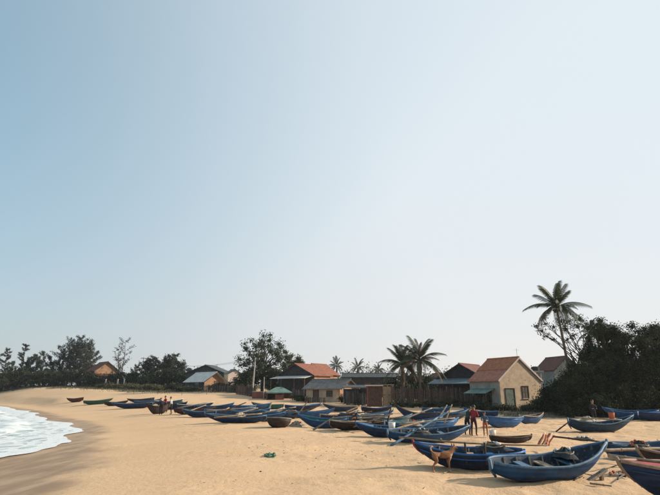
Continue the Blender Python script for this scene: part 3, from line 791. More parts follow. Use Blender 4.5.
# long fence of split planks: thin pickets, too fine to pick apart
def fence(label, pA, YA, pB, YB, h, mats, seed, gap=0.0):
    A, B = col(pA, YA), col(pB, YB)
    r = random.Random(seed)
    t = thing('plank_fence', label, 'fence', A, (0, 0, math.atan2(B.y - A.y, B.x - A.x)))
    L = (B - A).length; cs = math.cos(t.rotation_euler.z); sn = math.sin(t.rotation_euler.z)
    gz = lambda x: tz(A.x + cs * x, A.y + sn * x) - A.z
    mb = MB(); x = 0.0
    while x < L:
        w = r.uniform(0.07, 0.16); hh = h * r.uniform(0.82, 1.06); mb.mi = r.choice(range(len(mats)))
        mb.box(x, x + w, -0.012, 0.012, gz(x) - 0.2, gz(x) + hh, Matrix.Translation((x, 0, 0)) @ Matrix.Rotation(r.uniform(-.03, .03), 4, 'Y') @ Matrix.Translation((-x, r.uniform(-.01, .01), 0)))
        x += w + r.uniform(0.0, 0.03 + gap)
    tag(mb.build('picket_row', mats, t), kind='stuff')
    for i in range(int(L / 2.2) + 1):
        x = min(i * 2.2, L); m = MB(); m.tube([(x, 0.07, gz(x) - 0.4), (x, 0.07, gz(x) + h * r.uniform(1.0, 1.15))], [0.06, 0.045], 6); m.build('post', 'plank_grey', t)
    for zf in (0.25, 0.75):
        m = MB(); m.tube([(i * L / 8, 0.045, gz(i * L / 8) + h * zf) for i in range(9)], 0.03, 5); m.build('rail', 'plank_grey', t)
fence('long fence of uneven dark brown planks in front of the two shaggy palms', 392, 63, 462, 63.5, 2.25, ['plank_brown', 'dark_wood', 'plank_brown', 'plank_grey'], 1)
fence('low plank fence running from the dark timber house to the tan house', 462, 62, 489, 58.5, 1.5, ['plank_brown', 'dark_wood', 'plank_grey'], 2, 0.05)
fence('weathered grey plank fence around the yard of the large tiled house', 292, 84, 306, 82, 1.6, ['plank_grey', 'dark_wood'], 3, 0.05)
fence('short dark plank fence under the big tree beside the brick wall', 236, 95, 253, 90, 1.7, ['dark_wood', 'plank_brown'], 4, 0.05)
fence('dark plank fence at the foot of the thicket by the tan house', 537, 56, 556, 52, 1.3, ['dark_wood', 'plank_brown'], 5, 0.04)

fence('brown plank fence joining the low tan house to the plank hut', 346, 69, 366, 66, 1.7, ['plank_brown', 'plank_grey', 'dark_wood'], 6, 0.04)
fence('grey stick fence before the open-fronted hut with pale roof', 203, 103, 236, 99, 1.3, ['plank_grey', 'dark_wood'], 7, 0.10)
fence('broken low plank fence in front of the low tan house', 305, 76, 325, 74.5, 0.8, ['plank_grey', 'plank_brown'], 8, 0.16)
# water tank on its stand beside the main house
p = col(539, 68); wt = thing('water_tank_stand', 'dark water tank on a tall concrete stand beside the tan house', 'water tank', p, (0, 0, R(10)))
zt = hgt(539, 370, 68)
posts(wt, [(-.4, -.4), (.4, -.4), (-.4, .4), (.4, .4)], zt - 0.3, 0.1, 'concrete')
m = MB(); m.box(-.75, .75, -.7, .7, zt - 0.3, zt - 0.12); m.build('platform', 'concrete', wt)
m = MB(); m.tube([(0, 0, zt - 0.12), (0, 0, zt + 0.35), (0, 0, zt + 0.45)], [0.5, 0.5, 0.25], 14); m.build('tank', 'timber_and_shade', wt)

# poles and wires
def pole(label, px, Y, top, r=0.12, arm=True, lean=0.0, mat='concrete'):
    p = col(px, Y); h = hgt(px, top, Y)
    t = thing('utility_pole', label, 'utility pole', p)
    m = MB(); m.tube([(0, 0, -0.5), (lean * h, 0, h)], [r * 1.25, r * 0.8], 8); m.build('shaft', mat, t)
    if arm:
        m = MB(); m.box(lean * h - 0.8, lean * h + 0.8, -0.06, 0.06, h - 0.45, h - 0.32); m.build('crossarm', 'plank_grey', t)
        for x in (-0.7, 0, 0.7):
            m = MB(); m.tube([(lean * h + x, 0, h - 0.32), (lean * h + x, 0, h - 0.12)], [0.05, 0.035], 6); m.build('insulator', 'white_paint', t)
    return p + Vector((lean * h, 0, h))
tA = pole('pale concrete utility pole with crossarm in front of the big tree', 252, 96, 357.5, lean=0.06, r=0.14)
tB = pole('short bare grey post standing near the green-roofed hut', 263.5, 86, 377, r=0.07, arm=False)
tC = pole('concrete utility pole with crossarm rising out of the casuarina clump', 141, 150, 357, r=0.13)
for k, dx in enumerate((-0.7, 0.7)):
    a, b = tC + Vector((dx, 0, -0.12)), tA + Vector((dx, 0, -0.12))
    m = MB(); m.tube([a.lerp(b, i / 24) - Vector((0, 0, 1.9 * 4 * (i / 24) * (1 - i / 24))) for i in range(25)], 0.022, 4)
    tag(m.build('power_line', 'cable'), 'thin black power line sagging between the two concrete utility poles', 'power line', 'wires between the poles')
for px in (105, 117, 123.5):
    p = col(px, 132); t = thing('concrete_post', 'white square concrete post on the grassy bank below the red-roofed cottage', 'post', p, group='white posts on the bank')
    m = MB(); m.box(-0.12, 0.12, -0.12, 0.12, -0.5, hgt(px, 379.5, 132)); m.build('shaft', 'concrete', t)
    m = MB(); m.box(-0.16, 0.16, -0.16, 0.16, hgt(px, 379.5, 132), hgt(px, 379, 132)); m.build('cap', 'concrete', t)

# ------------------------------------------------------------------ trees
def limb_pts(a, b, sag, r, n=5):
    a, b = Vector(a), Vector(b); d = (b - a).length
    return [a.lerp(b, i / n) + Vector((r.gauss(0, .03), r.gauss(0, .03), sag * math.sin(math.pi * i / n))) * d * (0 if i in (0, n) else 1) for i in range(n + 1)]

def broadleaf(name, label, px, Y, h, rx, rz, zc, ncl, per, leaf, clr, mats=('leaf_dark', 'leaf_mid'), tr=0.22, seed=1, ry=None, lean=0.0, clumps=None, group=None, cat='tree', stems=1, flat=0.7, hollow=0.35, soft=0.62):
    """tapered trunk and limbs; crown of leaf clumps through an ellipsoid (rx, ry, rz) centred at height zc"""
    r = random.Random(seed); q = np.random.default_rng(seed)
    p = col(px, Y)
    t = thing(name, label, cat, p, group=group)
    ry = ry or rx * 0.85
    if clumps is None:
        clumps = []
        while len(clumps) < ncl:
            v = Vector((r.uniform(-1, 1), r.uniform(-1, 1), r.uniform(-1, 1)))
            if hollow < v.length < 1:
                z = zc + v.z * rz
                if z > 0.15: clumps.append((lean * z + v.x * rx, v.y * ry, min(z, h - clr * 0.6), clr * r.uniform(0.6, 1.35)))
    tb = MB()
    for s in range(stems):
        off = Vector((r.uniform(-.3, .3), r.uniform(-.3, .3), 0)) * (0 if stems == 1 else rx * 0.5)
        top = Vector((lean * zc + off.x * 1.5, off.y, max(zc * 0.75, 0.5)))
        tb.tube([off + Vector((0, 0, -0.3)), off + Vector((lean * zc * 0.3 + r.gauss(0, .06), r.gauss(0, .06), zc * 0.35)), top], [tr * 1.2, tr * 0.85, tr * 0.6], 7)
    tb.build('trunk', 'bark', t, smooth_=True)
    lb = MB()
    for c in clumps[::1 if len(clumps) < 30 else 2]:
        b0 = Vector((lean * zc * 0.4, 0, zc * r.uniform(0.3, 0.72)))
        lb.tube(limb_pts(b0, c[:3], 0.08, r), [tr * 0.45 * (1 - 0.8 * i / 5) + 0.012 for i in range(6)], 5)
    lb.build('branches', 'bark', t, smooth_=True)
    cs = []; mi = []
    for c in clumps:
        n = int(per * (c[3] / clr) ** 2)
        d = q.normal(size=(n, 3)); d /= np.linalg.norm(d, axis=1, keepdims=True)
        d *= np.minimum(np.abs(q.normal(0, soft, (n, 1))) + 0.1, 1.5) * c[3]
        d[:, 2] *= flat
        cs.append(d + np.array(c[:3])); mi.append(np.full(n, q.integers(len(mats))))
    cs = np.concatenate(cs); mi = np.concatenate(mi)
    keep = cs[:, 2] > 0.03
    cs, mi = cs[keep], mi[keep]
    mi = np.where(q.random(len(mi)) < 0.2, q.integers(len(mats), size=len(mi)), mi)
    v, f = leaf_quads(cs, leaf, leaf * 0.55, droop=0.25, r=q)
    link('crown', np_mesh('crown', v, f, list(mats), mi), t)
    return t

def casuarina(label, px, Y, top, rw, seed, dens=1.0, spires=1, group=None, mats=('needle', 'needle_grey'), base=0.12, gap=0.0):
    """slender ragged sheoak: straight leader, rising branches, drooping needle sprays"""
    r = random.Random(seed); q = np.random.default_rng(seed)
    p = col(px, Y); h = hgt(px, top, Y)
    t = thing('casuarina_tree', label, 'tree', p, group=group)
    tb = MB(); lb = MB(); cen = []; ax = []
    for s in range(spires):
        hs = h * (1 if s == 0 else r.uniform(0.7, 0.93)); ox = 0 if s == 0 else r.uniform(-rw, rw) * 0.8; oy = 0 if s == 0 else r.uniform(-rw, rw) * 0.6
        lead = [Vector((ox * (0.3 + 0.7 * i / 8) + r.gauss(0, 0.10), oy * (0.3 + .7 * i / 8) + r.gauss(0, .1), -0.4 + (hs + 0.4) * i / 8)) for i in range(9)]
        tb.tube(lead, [0.16 * (1 - 0.88 * i / 8) * (h / 10) + 0.015 for i in range(9)], 6)
        nb = int(26 * dens * hs / 10)
        for b in range(nb):
            f = base + (1 - base) * (b + r.random()) / nb
            if r.random() < gap: continue
            k = min(int(f * 8), 7); st = lead[k].lerp(lead[k + 1], f * 8 - k)
            a = r.uniform(0, 2 * math.pi)
            ln = rw * (0.35 + 0.75 * math.sin(math.pi * min(1, (1.02 - f) ** 0.75))) * r.uniform(0.55, 1.2)
            up = r.uniform(0.35, 1.0)
            en = st + Vector((math.cos(a) * ln, math.sin(a) * ln, ln * up))
            pts = limb_pts(st, en, -0.06, r, 4)
            lb.tube(pts, [0.035, 0.028, 0.02, 0.014, 0.008], 4)
            nn = int(70 * dens)
            tt = q.uniform(0.15, 1.08, nn)
            pa = np.array([list(pts[0].lerp(pts[-1], float(x))) for x in tt])
            pa += q.normal(size=(nn, 3)) * 0.16 * (rw / 1.8)
            pa[:, 2] -= q.uniform(0, 0.25, nn)
            d = q.normal(size=(nn, 3)) * 0.55 + np.array([math.cos(a) * .5, math.sin(a) * .5, 0.25])
            cen.append(pa); ax.append(d)
    tb.build('trunk', 'bark', t, smooth_=True); lb.build('branches', 'bark', t)
    c = np.concatenate(cen); d = np.concatenate(ax)
    v, f = leaf_quads(c, 0.62, 0.15, axis=d, droop=0.35, r=q)
    link('crown', np_mesh('crown', v, f, list(mats), q.integers(len(mats), size=len(f))), t)
    return t

FR = {}
def frond_mesh(key, L, droop, mat, seed, n=38, lw=0.046, ll=0.66):
    """one palm frond along +X rising then arching down, leaflets hanging from both sides"""
    r = random.Random(seed)
    mb = MB()
    pts = []
    for i in range(11):
        s = i / 10
        pts.append(Vector((L * (s - 0.10 * droop * s * s * s), 0, L * (0.42 * s * (1 - droop * 0.55) - droop * 0.62 * s ** 2.2))))
    mb.tube(pts, [0.045 * (1 - 0.9 * i / 10) + 0.006 for i in range(11)], 5)
    for i in range(n):
        s = 0.16 + 0.84 * i / n
        k = min(int(s * 10), 9); c = pts[k].lerp(pts[k + 1], s * 10 - k); d = (pts[k + 1] - pts[k]).normalized()
        l_ = ll * (0.45 + 0.75 * math.sin(math.pi * min(1, s * 0.88 + 0.08))) * r.uniform(0.8, 1.15)
        for sd in (-1, 1):
            out = (Vector((0, sd, 0)) * 0.8 + d * 0.75 + Vector((0, 0, -0.45 - 0.5 * droop * r.uniform(.5, 1.2)))).normalized()
            e = c + out * l_; mid = c + out * l_ * 0.5 + Vector((0, 0, 0.05 * l_))
            w = d * lw
            mb.add([c - w * .5, c + w * .5, mid + w * .6, e, mid - w * .6], [(0, 1, 2, 4), (4, 2, 3)])
    FR[key] = mb.mesh('frond', mat)
def palm(label, px, Y, crown_px, crown_py, fl, nf, seed, dry=0.1, group=None, tr=0.16, nuts=True, hang=3, up=0.25):
    r = random.Random(seed)
    p = col(px, Y); c = P(crown_px, crown_py, Y) - p
    t = thing('coconut_palm', label, 'palm tree', p, group=group)
    pts = [Vector((0, 0, -0.4)), Vector((0.02 * c.x, 0, c.z * 0.12)), Vector((c.x * 0.30, 0, c.z * 0.42)), Vector((c.x * 0.68, 0, c.z * 0.76)), Vector((c.x, 0, c.z))]
    fine = []
    for i in range(4):
        for j in range(5): fine.append(pts[i].lerp(pts[i + 1], j / 5))
    fine.append(pts[-1])
    m = MB(); m.tube(fine, [tr * (1.5 if i == 0 else 1.12 - 0.45 * i / 20) * (1 + 0.05 * (i % 2)) for i in range(21)], 8); m.build('trunk', 'palm_bark', t, smooth_=True)
    for k in range(nf):
        az = 2.399963 * k + r.uniform(-.5, .5)
        s = (k + 0.5) / nf
        pitch = 1.25 - 1.75 * s ** 0.85 + r.uniform(-.15, .15) + up - 0.25
        key = ('dry' if r.random() < dry or s > 0.93 and r.random() < 0.5 else 'g') + str(min(2, int(s * 3)))
        o = link('frond', FR[key], t, c + Vector((0, 0, 0.05)))
        o.rotation_euler = (Matrix.Rotation(az, 4, 'Z') @ Matrix.Rotation(-pitch, 4, 'Y') @ Matrix.Rotation(r.uniform(-.5, .5), 4, 'X')).to_euler()
        q = fl / 3.0 * r.uniform(0.7, 1.15); o.scale = (q, q, q)
    for k in range(hang):
        o = link('frond', FR['dry2'], t, c + Vector((0, 0, -0.1)))
        o.rotation_euler = (Matrix.Rotation(r.uniform(0, 6.28), 4, 'Z') @ Matrix.Rotation(1.1 + r.uniform(-.2, .2), 4, 'Y')).to_euler()
        q = fl / 3.0 * r.uniform(0.6, 0.85); o.scale = (q, q, q)
    if nuts:
        for k in range(7):
            a = k * 0.9; m = MB(); m.sphere((c.x + 0.28 * math.cos(a), 0.28 * math.sin(a), c.z - 0.22 - 0.06 * (k % 3)), (0.11, 0.11, 0.14), 7, 5); m.build('coconut', 'coconut', t, smooth_=True)
    return t
for nm, mt in (('g', 'frond_green'), ('dry', 'frond_dry')):
    frond_mesh(nm + '0', 3.0, 0.55, mt, 1); frond_mesh(nm + '1', 3.0, 0.95, mt, 2); frond_mesh(nm + '2', 3.0, 1.25, mt, 3)

# the tall palm leaning seaward over the thicket
palm('tall coconut palm leaning out above the dark thicket', 576, 52, 556.5, 308, 2.95, 32, 5, dry=0.0, tr=0.16, hang=0, up=0.36)
# two shaggy palms behind the plank fence
palm('tallest of the two shaggy palms behind the long plank fence', 421, 67, 419.5, 361, 3.3, 36, 8, dry=0.22, hang=6, up=0.42)
palm('shorter of the two shaggy palms, ragged, behind the long plank fence', 404, 69, 402.5, 365, 2.9, 32, 11, dry=0.25, hang=6, up=0.42)
palm('small palm standing on its own behind the grey sheet-roofed house', 336.5, 118, 336.5, 366.5, 2.6, 18, 14, dry=0.1, hang=1, nuts=False)
palm('small palm above the middle of the long green shed', 357.5, 122, 357.5, 368, 2.4, 18, 15, dry=0.1, hang=1, nuts=False)
palm('smallest palm, half sunk behind the right end of the long green shed', 379, 126, 378.5, 370, 2.1, 16, 16, dry=0.1, hang=1, nuts=False)
palm('little palm with upright fronds poking out of the thicket', 566, 50, 590, 334, 1.6, 12, 17, dry=0.1, hang=0, nuts=False, tr=0.1)

# thicket on the right
TG = 'trees of the dark thicket'
def tall(px, Y, top): return hgt(px, top, Y)
broadleaf('thicket_tree', 'tallest round-crowned tree of the thicket', 614, 50, tall(614, 50, 317), 1.7, 3.4, tall(614, 50, 350), 64, 330, 0.18, 0.62, seed=21)
broadleaf('thicket_tree', 'broad dark tree at the outer edge of the thicket, over the moored-up blue boats', 652, 49, tall(652, 49, 322), 2.7, 2.6, tall(652, 49, 350), 66, 330, 0.18, 0.66, seed=22)
broadleaf('thicket_tree', 'dense dark thicket tree between the round crown and the leaning palm', 604, 49, tall(604, 49, 347), 1.6, 2.4, tall(604, 49, 372), 60, 420, 0.17, 0.8, seed=23, mats=('leaf_dark', 'leaf_dark', 'leaf_mid'))
broadleaf('thicket_tree', 'dense thicket tree behind the outermost navy boat', 690, 50, tall(690, 50, 312), 3.2, 3.6, tall(690, 50, 352), 70, 400, 0.17, 0.85, seed=24)
broadleaf('thicket_tree', 'shadowy middle tree of the thicket behind the man in dark clothes', 633, 52, tall(633, 52, 331), 2.6, 2.8, tall(633, 52, 360), 60, 400, 0.17, 0.85, seed=25)
broadleaf('thicket_tree', 'thicket tree with the widest crown, past the outermost navy boat', 735, 52, tall(735, 52, 330), 3.6, 3.0, tall(735, 52, 358), 60, 330, 0.18, 0.85, seed=26)
broadleaf('thicket_tree', 'last and lowest tree at the far end of the thicket', 785, 54, tall(785, 54, 345), 3.4, 2.6, tall(785, 54, 370), 50, 330, 0.18, 0.85, seed=27)
# sparse tree with a limb reaching over the palm
t_y = 54; pb = col(597, t_y)
cl = []
for (x, y, rr) in ((536, 326, .3), (543, 318, .3), (541, 331, .4), (547, 336, .4), (551, 328, .4), (545, 324, .3), (558, 322, .45), (564, 330, .42), (570, 321, .5), (577, 326, .55), (583, 318, .55), (588, 327, .6), (595, 333, .5), (575, 335, .45), (605, 330, .5), (601, 341, .6), (566, 340, .36), (553, 339, .28)):
    w_ = P(x, y, t_y) - pb; cl.append((w_.x, random.uniform(-.8, .8), w_.z, rr))
broadleaf('spreading_tree', 'thin-leaved tree stretching a sparse limb behind the leaning palm', 597, t_y, 8.4, 2, 2, tall(597, t_y, 350), 0, 150, 0.19, 0.42, mats=('leaf_olive', 'leaf_mid', 'leaf_dark'), seed=31, clumps=cl, soft=1.0, tr=0.13)
bush_rows = [(556, 53, 385, 1.1), (565, 51, 378, 1.2), (575, 48.5, 370, 1.2), (586, 47.5, 361, 1.4), (600, 47, 358, 1.8), (620, 48, 352, 2.1), (640, 48.5, 362, 2.0), (664, 48, 362, 2.2), (576, 47, 386, 1.3), (594, 46.5, 386, 1.6), (612, 46.8, 384, 1.6), (633, 47.5, 388, 1.6), (684, 47.5, 380, 2.0), (549, 55, 396, 1.0), (706, 48.5, 378, 2.2), (728, 49, 382, 2.2), (752, 50, 380, 2.3), (778, 51, 386, 2.3), (804, 52, 388, 2.2)]
for i, (px, Y, top, rx) in enumerate(bush_rows):
    h = tall(px, Y, top)
    broadleaf('bush', 'dark leafy bush filling the foot of the thicket', px, Y, h, rx, h * 0.52, h * 0.5, 34, 330, 0.17, 0.7, seed=40 + i, tr=0.08, stems=3, cat='bush', group='bushes under the thicket', mats=('leaf_dark', 'leaf_dark', 'leaf_mid'), hollow=0.2)

# big tree in the middle and its neighbours
broadleaf('big_tree', 'big airy tree with grey green leaves behind the concrete utility pole', 262, 103, tall(262, 103, 328), 4.9, 4.6, tall(262, 103, 357), 84, 105, 0.36, 1.05, mats=('leaf_grey', 'leaf_grey', 'leaf_mid'), tr=0.3, seed=61, hollow=0.25)
broadleaf('big_tree', 'rounded darker tree between the big airy tree and the red roofs', 291, 106, tall(291, 106, 350), 2.4, 2.6, tall(291, 106, 363), 26, 220, 0.34, 0.8, mats=('leaf_mid', 'leaf_olive', 'leaf_dark'), seed=62)
for i, (px, Y, top, rx, mt) in enumerate([(247, 100, 372, 2.2, 0), (275, 101, 370, 2.2, 0), (330, 112, 374, 2.2, 1), (325, 112, 370, 1.8, 1), (394, 78, 378, 2.0, 0), (410, 80, 374, 2.3, 0), (430, 80, 377, 2.2, 0), (444, 82, 380, 1.8, 0), (384, 100, 376, 2.0, 0), (346, 108, 378, 1.6, 0), (455, 84, 378, 1.6, 0)]):
    h = tall(px, Y, top)
    where = 'under the big airy tree' if px < 300 else 'behind the low house with grey sheet roof' if px < 340 else 'beside the long green shed' if px in (384, 346) else 'behind the long plank fence under the shaggy palms' if px < 440 else 'behind the dark timber gabled house'
    broadleaf('bush', 'leafy shrub ' + where, px, Y, h, rx, h * 0.5, h * 0.55, 30, 300, 0.34, 0.9, seed=80 + i, tr=0.1, stems=3, cat='bush', group='shrubs among the houses', mats=('leaf_dark', 'leaf_mid') if mt == 0 else ('leaf_mid', 'leaf_olive'))

# casuarinas along the far left
CG = 'casuarinas along the far shore'
for i, (px, Y, top, rw, sp) in enumerate([(-12, 168, 352, 2.0, 2), (1, 165, 349, 1.5, 1), (9, 162, 362, 1.7, 2), (26, 166, 358, 1.9, 2), (33, 160, 355, 1.8, 2), (40, 168, 352, 1.9, 2), (48, 158, 357, 1.8, 2), (57, 158, 347, 2.2, 2), (64, 156, 341, 2.2, 2), (71, 160, 344, 2.4, 2), (84, 160, 342, 2.4, 2), (90, 164, 352, 1.9, 2)]):
    casuarina('dark ragged casuarina in the row along the far shore', px, Y, top, rw, 100 + i, dens=1.0, spires=sp, group=CG)
casuarina('slim casuarina with a lone pointed spire in the far row', 19, 158, 344, 1.3, 120, dens=1.0)
casuarina('tallest casuarina of the big clump beside the red-roofed cottage', 77, 156, 337, 2.2, 121, dens=1.0, spires=2)
casuarina('wispy half-bare casuarina beside the red-roofed cottage', 121, 145, 341, 2.4, 122, dens=0.52, spires=2, gap=0.25, base=0.3)
for i, (px, Y, top, rw, sp) in enumerate([(147, 138, 361, 1.8, 2), (153, 136, 357, 1.9, 3), (160, 138, 360, 1.9, 2), (166, 136, 356, 1.8, 3), (174, 137, 355, 2.0, 3), (180, 140, 364, 1.8, 2), (136, 150, 366, 1.7, 2), (190, 142, 369, 1.8, 2)]):
    casuarina('bushy casuarina of the low clump beside the hut with pale sheet roof', px, Y, top, rw, 130 + i, dens=1.0, spires=sp, group='casuarinas of the low clump')
for i, (px, Y, top, rx) in enumerate([(-8, 150, 372, 3.2), (6, 148, 371, 3.0), (19, 150, 370, 3.0), (31, 147, 372, 3.0), (43, 148, 370, 3.0), (13, 152, 366, 2.6), (50, 152, 364, 2.6), (55, 147, 370, 3.0), (67, 146, 368, 3.0), (79, 146, 369, 3.0), (89, 147, 374, 2.0), (112, 139, 373, 2.4), (100, 140, 376, 2.0), (93, 141, 374, 2.0), (122, 138, 371, 2.4), (133, 136, 372, 2.6), (144, 132, 371, 2.4), (156, 130, 370, 2.4), (167, 131, 369, 2.4), (178, 130, 371, 2.2), (188, 128, 371, 2.0), (196, 134, 368, 2.4), (222, 132, 372, 2.4), (240, 125, 374, 2.2)]):
    h = tall(px, Y, top)
    where = 'under the row of casuarinas on the far shore' if px < 95 else 'under the low casuarina clump on the bank' if px < 192 else 'behind the open-fronted hut with pale roof'
    broadleaf('bush', 'dark shrub ' + where, px, Y, h, rx, h * 0.52, h * 0.5, 24, 120, 0.42, 1.0, seed=160 + i, tr=0.1, stems=3, cat='bush', group='shrubs on the far bank', mats=('leaf_dark', 'leaf_dark', 'leaf_mid'), hollow=0.2)
# low scrub hugging the village edge
for i, (px, Y, h, rx, mt) in enumerate([(150, 112, 1.3, 2.2, 1), (160, 110, 1.0, 2.0, 1), (172, 112, 1.4, 2.4, 0), (183, 106, 1.2, 2.0, 0), (195, 104, 0.9, 1.7, 1), (216, 104, 1.5, 2.0, 0), (226, 104, 1.9, 2.0, 0), (237, 102, 1.7, 2.0, 0), (246, 98, 1.9, 1.8, 0), (130, 118, 1.2, 2.4, 1), (116, 122, 1.1, 2.4, 1), (103, 126, 1.3, 2.4, 0), (140, 116, 0.9, 2.2, 1)]):
    broadleaf('scrub', 'low scrubby plant on the bank between the open-fronted hut and the casuarinas', px, Y, h, rx, h * 0.5, h * 0.5, 20, 110, 0.28, 0.6, seed=300 + i, tr=0.04, stems=3, cat='scrub', group='scrub on the bank', mats=('leaf_dark', 'leaf_olive') if mt == 0 else ('leaf_olive', 'grass_blade'), hollow=0.1)
for i, (px, Y, h, rx) in enumerate([(297, 80.5, 1.0, 1.0), (303, 79, 0.7, 0.8), (345, 73, 0.9, 0.8), (362, 67.5, 0.8, 0.9), (400, 61.5, 0.8, 1.0), (413, 61.8, 0.6, 0.9), (427, 61.6, 0.9, 1.0), (440, 61.8, 0.7, 1.0), (455, 61.6, 0.9, 1.0), (470, 59.5, 0.8, 0.9), (482, 57.5, 0.7, 0.8), (499, 56.2, 0.5, 0.7), (511, 55.6, 0.6, 0.8), (528, 55.2, 0.6, 0.8), (540, 54, 1.3, 0.9)]):
    where = 'by the grey yard fence' if px < 310 else 'beside the lean-to shelter' if px < 370 else 'at the foot of the long plank fence' if px < 460 else 'along the low fence leading to the tan house' if px < 490 else 'under the gable of the tan house' if px < 530 else 'where the tan house meets the thicket'
    broadleaf('scrub', 'knee-high weedy plant growing ' + where, px, Y, h, rx, h * 0.5, h * 0.5, 16, 110, 0.17, 0.42, seed=330 + i, tr=0.03, stems=3, cat='scrub', group='weeds along the village front', mats=('leaf_dark', 'leaf_olive', 'leaf_mid'), hollow=0.1)
# a belt of trees still farther back, one mass at this distance
bt_c = []
q = np.random.default_rng(9)
for i in range(260):
    x = q.uniform(-230, 200); y = 215 + q.uniform(0, 40) + abs(x) * 0.1
    h = 6.0 + 3.2 * float(vnoise(x / 14, 3.3)) * 2
    n = 90
    d = q.normal(size=(n, 3)) * np.array([2.6, 2.0, 0.28 * h])
    d += np.array([x, y, tz(x, y) + h * 0.55]); bt_c.append(d[d[:, 2] > tz(x, y)])
bt_c = np.concatenate(bt_c)
v, f = leaf_quads(bt_c, 0.9, 0.5, r=q)
tag(link('far_woodland', np_mesh('far_woodland', v, f, ['leaf_dark', 'needle'], q.integers(2, size=len(f)))), 'distant dark belt of woodland behind the village', 'woodland', kind='stuff')

# rough grass and creeping plants on the bank
q = np.random.default_rng(12)
gc = []
while len(gc) < 16000:
    x, y = q.uniform(-100, 26), q.uniform(44, 160)
    s = float(sdist(x, y))
    vv = max(float(smooth(s, 17, 24) * smooth(y, 92, 108) * (1 - smooth(x, -26, -16))), float(smooth(s, 11, 16) * smooth(y, 139, 150)), 0.8 * float(smooth(x, 14.5, 17) * smooth(y, 45, 47)), 0.35 * float(smooth(s, 44, 52) * smooth(y, 56, 64)))
    if q.random() < vv and float(vnoise(x / 2.5, y / 2.5)) > -0.22: gc.append((x, y, tz(x, y) + 0.12))
gc = np.array(gc)
d = q.normal(size=(len(gc), 3)) * 0.5; d[:, 2] = 1
v, f = leaf_quads(gc, 0.45, 0.10, axis=d, r=q)
tag(link('grass', np_mesh('grass', v, f, ['grass_blade', 'leaf_olive'], q.integers(2, size=len(f)))), 'dry tufted grass and creepers on the bank behind the beach', 'grass', kind='stuff')

